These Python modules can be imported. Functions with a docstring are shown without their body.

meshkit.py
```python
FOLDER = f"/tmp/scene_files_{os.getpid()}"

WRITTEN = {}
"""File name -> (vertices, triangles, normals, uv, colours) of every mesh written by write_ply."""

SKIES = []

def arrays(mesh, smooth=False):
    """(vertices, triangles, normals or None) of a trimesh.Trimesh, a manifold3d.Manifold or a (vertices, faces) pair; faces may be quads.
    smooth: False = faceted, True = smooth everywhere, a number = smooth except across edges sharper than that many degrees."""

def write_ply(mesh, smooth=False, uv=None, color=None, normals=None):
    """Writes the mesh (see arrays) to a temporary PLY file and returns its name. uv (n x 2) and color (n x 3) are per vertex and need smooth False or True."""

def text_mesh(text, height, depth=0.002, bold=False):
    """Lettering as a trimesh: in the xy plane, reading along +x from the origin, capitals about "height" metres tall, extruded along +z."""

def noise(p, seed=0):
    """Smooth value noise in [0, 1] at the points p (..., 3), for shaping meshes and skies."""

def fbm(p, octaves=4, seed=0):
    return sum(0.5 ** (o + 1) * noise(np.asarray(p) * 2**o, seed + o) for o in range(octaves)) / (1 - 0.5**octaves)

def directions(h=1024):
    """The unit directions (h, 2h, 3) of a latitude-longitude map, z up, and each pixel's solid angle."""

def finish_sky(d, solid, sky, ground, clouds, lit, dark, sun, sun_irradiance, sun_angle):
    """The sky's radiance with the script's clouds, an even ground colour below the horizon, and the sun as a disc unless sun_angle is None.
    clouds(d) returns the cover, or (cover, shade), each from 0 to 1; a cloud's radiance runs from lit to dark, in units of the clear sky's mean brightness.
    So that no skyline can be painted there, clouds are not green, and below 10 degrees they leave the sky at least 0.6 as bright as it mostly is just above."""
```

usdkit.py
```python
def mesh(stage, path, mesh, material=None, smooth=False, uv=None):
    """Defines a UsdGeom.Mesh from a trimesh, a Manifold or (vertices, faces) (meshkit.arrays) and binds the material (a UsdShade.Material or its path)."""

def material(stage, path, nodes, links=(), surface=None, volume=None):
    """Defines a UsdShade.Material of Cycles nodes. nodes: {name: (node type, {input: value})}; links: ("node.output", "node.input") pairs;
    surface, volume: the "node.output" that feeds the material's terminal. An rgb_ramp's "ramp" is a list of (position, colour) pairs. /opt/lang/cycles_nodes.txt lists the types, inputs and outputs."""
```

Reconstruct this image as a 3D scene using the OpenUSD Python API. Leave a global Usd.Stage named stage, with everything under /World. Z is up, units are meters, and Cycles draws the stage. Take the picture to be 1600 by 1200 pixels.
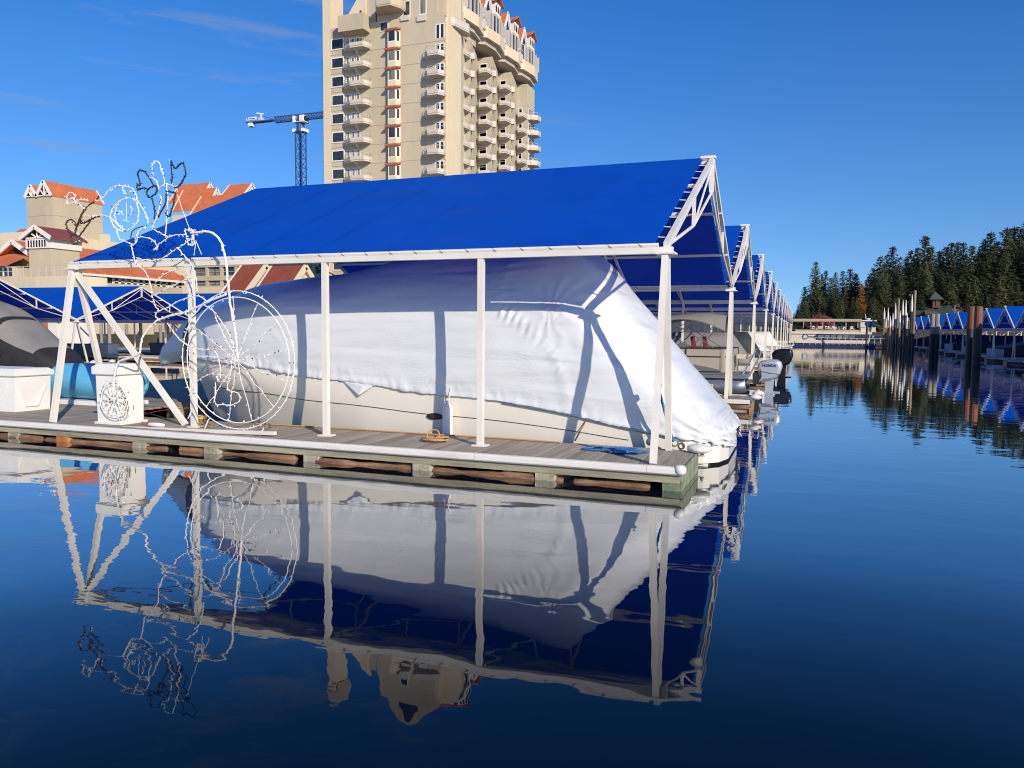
import math, random
import numpy as np
import trimesh
import usdkit, meshkit
from pxr import Usd, UsdGeom, UsdLux, UsdShade, Gf, Sdf

rng = np.random.RandomState(7)
random.seed(7)
stage = Usd.Stage.CreateInMemory()
UsdGeom.SetStageUpAxis(stage, UsdGeom.Tokens.z)
UsdGeom.SetStageMetersPerUnit(stage, 1.0)
UsdGeom.Xform.Define(stage, "/World")
UsdGeom.Scope.Define(stage, "/World/Looks")

# ------------------------------------------------------------------ camera, sky, sun
CAM = np.array([0.0, 0.0, 2.0])
FPX = 1205.0                                   # focal length in pixels of a 1600 px wide frame
YAW, PITCH, ROLL = np.radians([20.56, 4.1, 0.46])
FW = np.array([-np.sin(YAW) * np.cos(PITCH), np.cos(YAW) * np.cos(PITCH), -np.sin(PITCH)])
RT0 = np.array([np.cos(YAW), np.sin(YAW), 0.0])
UP0 = np.cross(RT0, FW)
RT = RT0 * np.cos(ROLL) + UP0 * np.sin(ROLL)
UP = -RT0 * np.sin(ROLL) + UP0 * np.cos(ROLL)
cam = UsdGeom.Camera.Define(stage, "/World/camera")
cam.CreateHorizontalApertureAttr(36.0)
cam.CreateVerticalApertureAttr(27.0)
cam.CreateFocalLengthAttr(36.0 * FPX / 1600.0)
cam.CreateClippingRangeAttr(Gf.Vec2f(0.1, 20000))
cam.CreateExposureAttr(0.2)
cm = Gf.Matrix4d(*[float(v) for v in (*RT, 0, *UP, 0, *(-FW), 0, *CAM, 1)])
cam.AddTransformOp().Set(cm)

SUN = np.array([0.687, -0.597, 0.413]); SUN = SUN / np.linalg.norm(SUN)
sun = UsdLux.DistantLight.Define(stage, "/World/sun")
sun.CreateIntensityAttr(1.08)
sun.CreateAngleAttr(0.5)
sun.CreateNormalizeAttr(True)
sun.CreateColorAttr(Gf.Vec3f(1.0, 0.885, 0.725))
sz = SUN; sx = np.cross([0, 0, 1.0], sz); sx /= np.linalg.norm(sx); sy = np.cross(sz, sx)
sun.AddTransformOp().Set(Gf.Matrix4d(*[float(v) for v in (*sx, 0, *sy, 0, *sz, 0, 0, 0, 0, 1)]))
dome = UsdLux.DomeLight.Define(stage, "/World/sky")
CLOUD = FW + RT * (340 - 800) / FPX + UP * (600 - 190) / FPX; CLOUD = CLOUD / np.linalg.norm(CLOUD)      # the wisps hang in this part of the sky
SKY = usdkit.material(stage, "/World/Looks/sky_look", {
    "tc": ("texture_coordinate", {}),
    "up": ("vector_math", {"math_type": "multiply_add", "vector2": (1.0, 1.0, 0.70), "vector3": (0.0, 0.0, 0.085)}),
    "nv": ("vector_math", {"math_type": "normalize"}),
    "s": ("sky_texture", {"sky_type": "single_scattering", "sun_disc": False, "sun_elevation": float(np.arcsin(SUN[2])),
                          "sun_rotation": float(np.arctan2(SUN[0], SUN[1])), "altitude": 700.0, "air_density": 1.0,
                          "aerosol_density": 0.15, "ozone_density": 3.0}),
    "h": ("hsv", {"saturation": 1.36, "value": 1.17, "hue": 0.514, "fac": 1.0}),
    "cm": ("mapping", {"scale": (5.0, 5.0, 34.0), "rotation": (0.10, 0.05, 0.4)}),
    "cn": ("noise_texture", {"scale": 1.0, "detail": 6.0, "roughness": 0.62, "distortion": 0.6}),
    "cr": ("map_range", {"from_min": 0.54, "from_max": 0.80, "to_min": 0.0, "to_max": 0.55, "clamp": True}),
    "dd": ("vector_math", {"math_type": "dot_product", "vector2": tuple(float(v) for v in CLOUD)}), "dm": ("map_range", {"from_min": 0.90, "from_max": 0.985, "to_min": 0.04, "to_max": 1.0, "clamp": True}), "cf": ("math", {"math_type": "multiply"}),
    "cx": ("mix", {"color2": (2.6, 3.1, 3.9)}),
    "b": ("background_shader", {"strength": 0.1})},
    [("tc.generated", "up.vector1"), ("up.vector", "nv.vector1"), ("nv.vector", "s.vector"), ("s.color", "h.color"), ("tc.generated", "cm.vector"), ("cm.vector", "cn.vector"),
     ("cn.fac", "cr.value"), ("tc.generated", "dd.vector1"), ("dd.value", "dm.value"), ("cr.result", "cf.value1"), ("dm.result", "cf.value2"), ("cf.value", "cx.fac"), ("h.color", "cx.color1"), ("cx.color", "b.color")], surface="b.background")
UsdShade.MaterialBindingAPI.Apply(dome.GetPrim()).Bind(SKY)
dome.GetPrim().SetCustomDataByKey("kind", "structure")
dome.GetPrim().SetCustomDataByKey("label", "clear deep blue autumn sky above the marina")
dome.GetPrim().SetCustomDataByKey("category", "sky")


# a pixel of the photograph -> a point of the place, on the plane y = Y, x = X or z = Z
def ray(px, py):
    return FW + RT * (px - 800) / FPX + UP * (600 - py) / FPX
def ony(px, py, Y):
    d = ray(px, py); return CAM + d * (Y / d[1])
def onx(px, py, X):
    d = ray(px, py); return CAM + d * (X / d[0])
def onz(px, py, Z):
    d = ray(px, py); return CAM + d * ((Z - CAM[2]) / d[2])


# ------------------------------------------------------------------ materials
LOOK = {}
def mat(name, col, col2=None, scale=3.0, rough=0.5, bump=0.0, bscale=None, metallic=0.0, coords="pos", stretch=(1, 1, 1), vary=0.0,
        lo=0.35, hi=0.65, translucent=0.0, tcol=None, spec=0.5, detail=4.0, island=False, fine=0.0):
    n = {"p": ("principled_bsdf", {"roughness": rough, "metallic": metallic, "specular_ior_level": spec, "base_color": col}),
         "g": ("geometry", {}), "tc": ("texture_coordinate", {}), "m": ("mapping", {"scale": stretch})}
    l = [("g.position" if coords == "pos" else "tc.object", "m.vector")]
    out = None
    if col2 is not None:
        n["n"] = ("noise_texture", {"scale": scale, "detail": detail, "roughness": 0.6})
        n["r"] = ("rgb_ramp", {"ramp": [(lo, col), (hi, col2)]})
        l += [("m.vector", "n.vector"), ("n.fac", "r.fac")]
        out = "r.color"
    if fine:
        n["fn"] = ("noise_texture", {"scale": scale * 9, "detail": 3.0, "roughness": 0.7})
        n["fr"] = ("map_range", {"from_min": 0.3, "from_max": 0.7, "to_min": 1 - fine, "to_max": 1 + fine})
        n["fx"] = ("hsv", {"hue": 0.5, "saturation": 1.0, "fac": 1.0, "color": col})
        l += [("m.vector", "fn.vector"), ("fn.fac", "fr.value"), ("fr.result", "fx.value")]
        if out: l.append((out, "fx.color"))
        out = "fx.color"
    if vary:
        src = "o.random"
        n["o"] = ("object_info", {})
        if island: src = "g.random_per_island"
        n["mr"] = ("map_range", {"from_min": 0.0, "from_max": 1.0, "to_min": 1 - vary, "to_max": 1 + vary})
        n["h"] = ("hsv", {"hue": 0.5, "saturation": 1.0, "fac": 1.0, "color": col})
        l += [(src, "mr.value"), ("mr.result", "h.value")]
        if out: l.append((out, "h.color"))
        out = "h.color"
    if out: l.append((out, "p.base_color"))
    if bump:
        n["bn"] = ("noise_texture", {"scale": bscale or scale * 3, "detail": 4.0, "roughness": 0.6})
        n["b"] = ("bump", {"strength": 1.0, "distance": bump})
        l += [("m.vector", "bn.vector"), ("bn.fac", "b.height"), ("b.normal", "p.normal")]
    surf = "p.BSDF"
    if translucent:
        n["t"] = ("translucent_bsdf", {"color": tcol or col})
        n["mx"] = ("mix_closure", {"fac": translucent})
        l += [("p.BSDF", "mx.closure1"), ("t.BSDF", "mx.closure2")]
        surf = "mx.closure"
    LOOK[name] = usdkit.material(stage, "/World/Looks/" + name, n, l, surface=surf)
    return LOOK[name]

mat("blue_fabric", (0.0010, 0.088, 0.50), (0.0014, 0.100, 0.55), scale=0.9, rough=0.5, translucent=0.36, tcol=(0.001, 0.24, 0.96), bump=0.004, bscale=3.0, spec=0.3, vary=0.08)
mat("white_steel", (0.74, 0.71, 0.64), (0.67, 0.635, 0.56), scale=1.2, rough=0.42, fine=0.02)
LOOK["shrink_wrap"] = usdkit.material(stage, "/World/Looks/shrink_wrap", {
    "tc": ("geometry", {}),
    "m1": ("mapping", {"scale": (0.42, 1.0, 3.4), "rotation": (0, -0.22, 0)}), "n1": ("noise_texture", {"scale": 1.0, "detail": 1.5, "roughness": 0.45, "distortion": 0.5}),
    "m2": ("mapping", {"scale": (7.0, 5.0, 18.0), "rotation": (0, 0.6, 0)}), "n2": ("noise_texture", {"scale": 1.0, "detail": 4.0, "roughness": 0.6, "distortion": 1.4}),
    "n3": ("noise_texture", {"scale": 0.9, "detail": 2.0}), "k3": ("map_range", {"from_min": 0.48, "from_max": 0.68, "to_min": 0.06, "to_max": 0.75, "clamp": True}),
    "mu": ("math", {"math_type": "multiply"}), "b1": ("bump", {"strength": 1.0, "distance": 0.055}), "b2": ("bump", {"strength": 1.0, "distance": 0.016}),
    "t": ("translucent_bsdf", {"color": (0.7, 0.71, 0.73)}), "mx": ("mix_closure", {"fac": 0.05}),
    "p": ("principled_bsdf", {"base_color": (0.665, 0.685, 0.70), "roughness": 0.27, "specular_ior_level": 0.5})},
    [("tc.position", "m1.vector"), ("m1.vector", "n1.vector"), ("tc.position", "m2.vector"), ("m2.vector", "n2.vector"), ("tc.position", "n3.vector"), ("n3.fac", "k3.value"),
     ("n2.fac", "mu.value1"), ("k3.result", "mu.value2"), ("n1.fac", "b1.height"), ("mu.value", "b2.height"), ("b1.normal", "b2.normal"), ("b2.normal", "p.normal"), ("p.BSDF", "mx.closure1"), ("t.BSDF", "mx.closure2")], surface="mx.closure")
mat("hull_cream", (0.68, 0.64, 0.56), (0.72, 0.68, 0.60), scale=0.8, rough=0.22)
mat("dark_rubber", (0.02, 0.02, 0.022), rough=0.5)
mat("black_canvas", (0.012, 0.012, 0.014), (0.02, 0.02, 0.022), scale=4, rough=0.8, bump=0.01)
mat("grey_canvas", (0.19, 0.185, 0.17), (0.24, 0.23, 0.215), scale=1.2, rough=0.85, bump=0.01)
for i, (a, b) in enumerate([((0.25, 0.212, 0.160), (0.335, 0.288, 0.225)), ((0.205, 0.178, 0.138), (0.285, 0.248, 0.196)), ((0.28, 0.245, 0.192), (0.37, 0.33, 0.265)),
                            ((0.25, 0.22, 0.175), (0.315, 0.282, 0.23))]):
    mat("deck_wood_%s" % "abcd"[i], a, b, scale=9, rough=0.8, stretch=(1.0, 0.08, 1), bump=0.002, bscale=30, fine=0.18)
mat("weathered_fascia", (0.21, 0.195, 0.135), (0.36, 0.33, 0.24), scale=3, rough=0.85, stretch=(0.3, 1, 3), bump=0.004, fine=0.2)
mat("algae_wood", (0.10, 0.14, 0.085), (0.27, 0.30, 0.20), scale=5, rough=0.85, bump=0.006, fine=0.2)
mat("block_wood", (0.20, 0.185, 0.13), (0.40, 0.37, 0.29), scale=5, rough=0.85, bump=0.006, fine=0.25)
mat("rust_block", (0.36, 0.105, 0.03), (0.42, 0.17, 0.07), scale=7, rough=0.85, bump=0.006, fine=0.25)
mat("float_log", (0.10, 0.048, 0.024), (0.30, 0.175, 0.095), scale=5, rough=0.7, stretch=(0.35, 1, 2.2), bump=0.02, fine=0.3)
mat("white_vinyl", (0.70, 0.68, 0.63), (0.50, 0.47, 0.41), scale=4, rough=0.4, stretch=(0.25, 1, 2), lo=0.5, hi=0.8, fine=0.06)
mat("white_gel", (0.80, 0.79, 0.75), (0.74, 0.73, 0.69), scale=2, rough=0.38)
mat("grey_box", (0.10, 0.115, 0.14), (0.13, 0.145, 0.17), scale=2, rough=0.6)
mat("blue_foam", (0.10, 0.42, 0.66), (0.13, 0.46, 0.70), scale=3, rough=0.6, bump=0.004)
mat("light_cord_white", (0.82, 0.81, 0.77), (0.70, 0.68, 0.62), scale=20, rough=0.45)
mat("light_cord_brown", (0.05, 0.022, 0.016), (0.10, 0.05, 0.035), scale=25, rough=0.6)
mat("light_cord_green", (0.012, 0.02, 0.03), (0.03, 0.045, 0.05), scale=25, rough=0.6)
mat("bulb_white", (0.86, 0.85, 0.83), rough=0.25)
mat("bulb_red", (0.42, 0.02, 0.025), rough=0.25)
mat("bulb_green", (0.03, 0.12, 0.08), rough=0.25)
mat("bulb_dark", (0.03, 0.02, 0.018), rough=0.3)
mat("rope_tan", (0.50, 0.30, 0.13), (0.42, 0.24, 0.10), scale=30, rough=0.7)
mat("rope_blue", (0.02, 0.13, 0.36), (0.03, 0.18, 0.45), scale=30, rough=0.8)
mat("cord_red", (0.50, 0.03, 0.04), rough=0.5)
mat("cord_yellow", (0.65, 0.42, 0.05), rough=0.5)
mat("steel", (0.55, 0.55, 0.55), rough=0.3, metallic=1.0)
mat("stucco", (0.46, 0.39, 0.27), (0.535, 0.46, 0.325), scale=0.16, rough=0.9, detail=6.0, fine=0.04, stretch=(1, 1, 0.35))
mat("stucco_warm", (0.62, 0.515, 0.345), (0.68, 0.58, 0.41), scale=0.12, rough=0.9, detail=6.0, fine=0.04, stretch=(1, 1, 0.3))
mat("stucco_grey", (0.42, 0.37, 0.28), (0.47, 0.42, 0.33), scale=0.3, rough=0.9, fine=0.04)
mat("balcony_white", (0.58, 0.53, 0.45), (0.53, 0.48, 0.40), scale=0.8, rough=0.8)
mat("trim_white", (0.78, 0.75, 0.69), (0.70, 0.67, 0.60), scale=0.7, rough=0.7)
mat("roof_orange", (0.50, 0.125, 0.04), (0.58, 0.17, 0.065), scale=0.8, rough=0.75, fine=0.12)
mat("roof_red", (0.21, 0.055, 0.032), (0.25, 0.07, 0.042), scale=0.8, rough=0.5)
mat("tile_orange", (0.40, 0.105, 0.045), (0.50, 0.16, 0.08), scale=2.0, rough=0.8)
mat("window_glass", (0.018, 0.023, 0.03), (0.05, 0.05, 0.05), scale=0.35, rough=0.06, spec=0.8)
mat("curtain_glass", (0.10, 0.09, 0.075), (0.26, 0.235, 0.19), scale=1.4, rough=0.15, spec=0.7, stretch=(1, 1, 0.1))
mat("dark_void", (0.02, 0.018, 0.017), rough=0.9)
mat("green_glass", (0.02, 0.035, 0.025), (0.035, 0.05, 0.035), scale=0.5, rough=0.1, spec=0.8)
mat("rail_steel", (0.50, 0.48, 0.44), rough=0.4)
mat("crane_blue", (0.035, 0.085, 0.24), rough=0.5)
mat("crane_white", (0.75, 0.75, 0.73), rough=0.5)
mat("ferry_cream", (0.66, 0.58, 0.44), (0.70, 0.62, 0.48), scale=0.6, rough=0.5)
mat("ferry_tan", (0.40, 0.34, 0.24), (0.44, 0.38, 0.28), scale=0.6, rough=0.6)
mat("ferry_blue", (0.02, 0.035, 0.16), rough=0.35)
mat("emblem_pale", (0.35, 0.50, 0.70), rough=0.5)
mat("pile_wood", (0.30, 0.235, 0.13), (0.20, 0.15, 0.085), scale=3, rough=0.9, stretch=(1, 1, 0.15), fine=0.15)
mat("pile_wet", (0.018, 0.014, 0.012), (0.035, 0.026, 0.02), scale=3, rough=0.5)
mat("pile_grey", (0.22, 0.20, 0.165), (0.30, 0.28, 0.235), scale=3, rough=0.9, stretch=(1, 1, 0.15), fine=0.15)
mat("pile_rust", (0.17, 0.065, 0.032), (0.25, 0.105, 0.055), scale=2, rough=0.8, stretch=(1, 1, 0.3), fine=0.2)
mat("cap_white", (0.66, 0.60, 0.54), (0.50, 0.40, 0.34), scale=5, rough=0.6, lo=0.5, hi=0.85)
mat("bark", (0.07, 0.045, 0.03), (0.11, 0.075, 0.05), scale=2, rough=0.9, stretch=(1, 1, 0.2))
def leaf(name, a, b, vary=0.25, tr=0.12):
    mat(name, a, b, scale=0.35, rough=0.65, vary=vary, translucent=tr + 0.12, tcol=tuple(1.2 * x for x in b), spec=0.2, lo=0.4, hi=0.7)
leaf("needles_dark", (0.06, 0.08, 0.042), (0.11, 0.122, 0.058))
leaf("needles_mid", (0.085, 0.102, 0.048), (0.135, 0.14, 0.064))
leaf("needles_olive", (0.1, 0.105, 0.043), (0.15, 0.145, 0.062))
leaf("needles_gold", (0.36, 0.15, 0.02), (0.5, 0.23, 0.035), vary=0.1)
leaf("needles_brown", (0.15, 0.088, 0.044), (0.22, 0.13, 0.065), vary=0.1)
leaf("leaves_red", (0.26, 0.055, 0.045), (0.34, 0.10, 0.08), vary=0.1)
mat("cabin_wood", (0.10, 0.04, 0.022), (0.13, 0.055, 0.03), scale=2, rough=0.8)
mat("cabin_roof", (0.028, 0.05, 0.045), (0.04, 0.065, 0.058), scale=2, rough=0.7)
mat("cabin_green", (0.055, 0.075, 0.055), (0.07, 0.09, 0.065), scale=2, rough=0.7)
mat("earth", (0.05, 0.045, 0.03), (0.10, 0.085, 0.055), scale=0.1, rough=0.95)
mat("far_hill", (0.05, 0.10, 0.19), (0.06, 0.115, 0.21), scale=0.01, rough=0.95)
mat("concrete", (0.36, 0.32, 0.25), (0.44, 0.395, 0.31), scale=0.6, rough=0.9, fine=0.06)
mat("pontoon_tan", (0.36, 0.325, 0.26), (0.39, 0.35, 0.285), scale=1, rough=0.45)
mat("pontoon_grey", (0.13, 0.135, 0.14), rough=0.4)
mat("aluminium", (0.60, 0.61, 0.62), (0.52, 0.53, 0.54), scale=2, rough=0.3, metallic=0.85)
mat("outboard_silver", (0.62, 0.64, 0.66), (0.58, 0.60, 0.62), scale=2, rough=0.25, metallic=0.55)
mat("outboard_black", (0.01, 0.01, 0.012), rough=0.12)
mat("seat_cream", (0.58, 0.50, 0.38), rough=0.5)
mat("maroon", (0.16, 0.015, 0.025), rough=0.5)
mat("boat_cover_blue", (0.16, 0.24, 0.34), (0.20, 0.28, 0.38), scale=1, rough=0.6)
mat("boat_cover_dark", (0.02, 0.025, 0.03), (0.035, 0.04, 0.045), scale=1, rough=0.7)
mat("fire_red", (0.50, 0.03, 0.03), rough=0.4)
mat("plywood", (0.34, 0.14, 0.06), (0.42, 0.19, 0.09), scale=4, rough=0.8, fine=0.15)

WATER = usdkit.material(stage, "/World/Looks/lake_water", {
    "g": ("geometry", {}),
    "m1": ("mapping", {"scale": (0.9, 1.6, 1.0), "rotation": (0, 0, 0.33)}), "n1": ("noise_texture", {"scale": 1.0, "detail": 2.0, "roughness": 0.45, "distortion": 0.3}),
    "m2": ("mapping", {"scale": (2.2, 6.5, 1.0), "rotation": (0, 0, 0.33)}), "n2": ("noise_texture", {"scale": 1.0, "detail": 2.0, "roughness": 0.5}),
    "n3": ("noise_texture", {"scale": 0.13, "detail": 2.0}), "mr": ("map_range", {"from_min": 0.42, "from_max": 0.66, "to_min": 0.08, "to_max": 1.0, "clamp": True}),
    "mu": ("math", {"math_type": "multiply"}),
    "k": ("math", {"math_type": "multiply", "value2": 0.30}), "ad": ("math", {"math_type": "add"}),
    "b": ("bump", {"strength": 1.0, "distance": 0.0042}),
    "lw": ("layer_weight", {"blend": 0.5}),
    "rr": ("rgb_ramp", {"ramp": [(x, (y, y, y)) for x, y in ((0.0, 0.02), (0.40, 0.03), (0.50, 0.055), (0.56, 0.075), (0.62, 0.145), (0.69, 0.275), (0.74, 0.47), (0.79, 0.56), (0.86, 0.72), (0.94, 0.84), (1.0, 0.98))]}),
    "d": ("diffuse_bsdf", {"color": (0.0006, 0.0042, 0.0115)}),
    "s": ("glossy_bsdf", {"color": (1.0, 1.0, 1.0), "roughness": 0.012}),
    "mx": ("mix_closure", {})},
    [("g.position", "m1.vector"), ("g.position", "m2.vector"), ("g.position", "n3.vector"), ("m1.vector", "n1.vector"), ("m2.vector", "n2.vector"),
     ("n3.fac", "mr.value"), ("n2.fac", "mu.value1"), ("mr.result", "mu.value2"), ("mu.value", "k.value1"), ("n1.fac", "ad.value1"), ("k.value", "ad.value2"),
     ("ad.value", "b.height"), ("b.normal", "s.normal"), ("lw.facing", "rr.fac"), ("rr.color", "mx.fac"), ("d.BSDF", "mx.closure1"), ("s.BSDF", "mx.closure2")], surface="mx.closure")
LOOK["lake_water"] = WATER


# ------------------------------------------------------------------ mesh building
class MB:
    def __init__(self): self.v = []; self.f = []; self.n = 0
    def add(self, v, f):
        v = np.asarray(v, float).reshape(-1, 3); f = np.asarray(f, int)
        if f.shape[1] == 4: f = np.vstack([f[:, [0, 1, 2]], f[:, [0, 2, 3]]])
        self.v.append(v); self.f.append(f + self.n); self.n += len(v); return self
    def tm(self, m): return self.add(m.vertices, m.faces)
    def box(self, a, b):
        a, b = np.minimum(a, b), np.maximum(a, b)
        v = [[(a, b)[i][0], (a, b)[j][1], (a, b)[k][2]] for i in (0, 1) for j in (0, 1) for k in (0, 1)]
        return self.add(v, [[0, 1, 3, 2], [4, 6, 7, 5], [0, 4, 5, 1], [2, 3, 7, 6], [0, 2, 6, 4], [1, 5, 7, 3]])
    def rbox(self, a, b, c=0.01):           # box with chamfered edges
        a, b = np.minimum(a, b).astype(float), np.maximum(a, b).astype(float)
        pts = []
        for i in (0, 1):
            for j in (0, 1):
                for k in (0, 1):
                    p = np.array([(a, b)[i][0], (a, b)[j][1], (a, b)[k][2]]); s = np.array([1 - 2 * i, 1 - 2 * j, 1 - 2 * k])
                    for ax in range(3):
                        q = p + s * c; q[ax] = p[ax]; pts.append(q)
        return self.tm(trimesh.convex.convex_hull(np.array(pts)))
    def hull(self, pts): return self.tm(trimesh.convex.convex_hull(np.asarray(pts, float)))
    def beam(self, p, q, w=0.08, h=None, up=(0, 0, 1)):
        p, q = np.asarray(p, float), np.asarray(q, float); h = w if h is None else h
        d = q - p; d /= np.linalg.norm(d); u = np.asarray(up, float)
        if abs(d @ u) > 0.97: u = np.array([0, 1.0, 0])
        s = np.cross(d, u); s /= np.linalg.norm(s); u = np.cross(s, d)
        c = [s * w / 2 * i + u * h / 2 * j for i, j in ((-1, -1), (1, -1), (1, 1), (-1, 1))]
        v = [p + x for x in c] + [q + x for x in c]
        return self.add(v, [[0, 1, 2, 3], [7, 6, 5, 4], [0, 4, 5, 1], [1, 5, 6, 2], [2, 6, 7, 3], [3, 7, 4, 0]])
    def tube(self, pts, r, n=6, closed=False, taper=None):
        pts = np.asarray(pts, float); m = len(pts)
        t = np.gradient(pts, axis=0) if not closed else np.roll(pts, -1, 0) - np.roll(pts, 1, 0)
        t /= np.maximum(np.linalg.norm(t, axis=1, keepdims=True), 1e-9)
        ref = np.array([0, 0, 1.0]) if np.abs(t[:, 2]).mean() < 0.8 else np.array([0, 1.0, 0])
        if np.abs(t[:, 1]).max() < 0.5: ref = np.array([0, 1.0, 0])
        v = []
        for i in range(m):
            s = np.cross(t[i], ref); s /= max(np.linalg.norm(s), 1e-9); u = np.cross(s, t[i])
            rr = r if taper is None else taper[i]
            for k in range(n):
                a = 2 * math.pi * k / n; v.append(pts[i] + rr * (math.cos(a) * s + math.sin(a) * u))
        f = []
        for i in range(m if closed else m - 1):
            j = (i + 1) % m
            for k in range(n):
                f.append([i * n + k, i * n + (k + 1) % n, j * n + (k + 1) % n, j * n + k])
        f = np.array(f); f = np.vstack([f[:, [0, 1, 2]], f[:, [0, 2, 3]]])
        if not closed:
            caps = [[0, k + 1, k] for k in range(1, n - 1)] + [[(m - 1) * n, (m - 1) * n + k, (m - 1) * n + k + 1] for k in range(1, n - 1)]
            f = np.vstack([f, caps])
        return self.add(v, f)
    def cyl(self, p, q, r, n=10, r2=None):
        return self.tube([p, q], r, n, taper=[r, r if r2 is None else r2])
    def prism(self, poly, axis, a, b):      # poly: 2-D points (convex or simple), swept along axis from a to b
        import shapely.geometry as sg
        m = trimesh.creation.extrude_polygon(sg.Polygon(poly), abs(b - a), engine="earcut")
        v = m.vertices.copy(); lo = min(a, b)
        if axis == "z": w = np.c_[v[:, 0], v[:, 1], v[:, 2] + lo]; f = m.faces
        elif axis == "y": w = np.c_[v[:, 0], v[:, 2] + lo, v[:, 1]]; f = m.faces[:, ::-1]
        else: w = np.c_[v[:, 2] + lo, v[:, 0], v[:, 1]]; f = m.faces
        return self.add(w, f)
    def lathe(self, prof, c, n=14, axis="z"):
        m = trimesh.creation.revolve(np.asarray(prof, float), sections=n); v = m.vertices.copy()
        if axis == "y": v = v[:, [0, 2, 1]]
        if axis == "x": v = v[:, [2, 1, 0]]
        return self.add(v + np.asarray(c, float), m.faces if axis == "z" else m.faces[:, ::-1])
    def grid(self, P, flip=False):          # P: (a, b, 3) points
        a, b = P.shape[:2]; i = np.arange(a * b).reshape(a, b)
        f = np.stack([i[:-1, :-1], i[1:, :-1], i[1:, 1:], i[:-1, 1:]], -1).reshape(-1, 4)
        if flip: f = f[:, ::-1]
        return self.add(P.reshape(-1, 3), f)
    def get(self): return np.vstack(self.v), np.vstack(self.f)

USED = {}
def numbered(parent, name):
    k = (parent, name); i = USED.get(k, 0); USED[k] = i + 1
    return parent + "/" + (name if i == 0 else "%s_%03d" % (name, i))
def setdata(prim, label=None, cat=None, group=None, kind=None):
    for k, v in (("label", label), ("category", cat), ("group", group), ("kind", kind)):
        if v: prim.SetCustomDataByKey(k, v)
class Thing:
    def __init__(self, name, label, cat, loc=(0, 0, 0), group=None, kind=None):
        self.loc = np.asarray(loc, float); self.path = numbered("/World", name); self.name = name; self.group = group; self.cat = cat
        x = UsdGeom.Xform.Define(stage, self.path); x.AddTranslateOp().Set(Gf.Vec3d(*map(float, self.loc)))
        self.prim = x.GetPrim(); setdata(self.prim, label, cat, group, kind)
    def part(self, name, mb, look, smooth=False, parent=None, label=None, kind=None):
        v, f = mb.get()
        p = numbered(parent or self.path, name)
        m = usdkit.mesh(stage, p, (v - self.loc, f), LOOK[look], smooth=smooth)
        setdata(m.GetPrim(), label, None, None, kind)
        return p
    def copy(self, loc, label, rotz=0.0, scale=None, group=None):
        p = numbered("/World", self.name)
        x = UsdGeom.Xform.Define(stage, p)
        x.GetPrim().GetReferences().AddInternalReference(self.path)
        x.ClearXformOpOrder()
        x.GetPrim().SetInstanceable(True)
        xf(x, loc, rotz, scale)
        setdata(x.GetPrim(), label, self.cat, group or self.group)
        return x
def xf(x, loc, rotz=0.0, scale=None):
    s = (1, 1, 1) if scale is None else ((scale,) * 3 if np.ndim(scale) == 0 else scale)
    M = Gf.Matrix4d().SetScale(Gf.Vec3d(*map(float, s))) * Gf.Matrix4d().SetRotate(Gf.Rotation(Gf.Vec3d(0, 0, 1), math.degrees(rotz))) * Gf.Matrix4d().SetTranslate(Gf.Vec3d(*map(float, loc)))
    op = x.AddTransformOp(opSuffix="placed"); op.Set(M); x.SetXformOpOrder([op])
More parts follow.
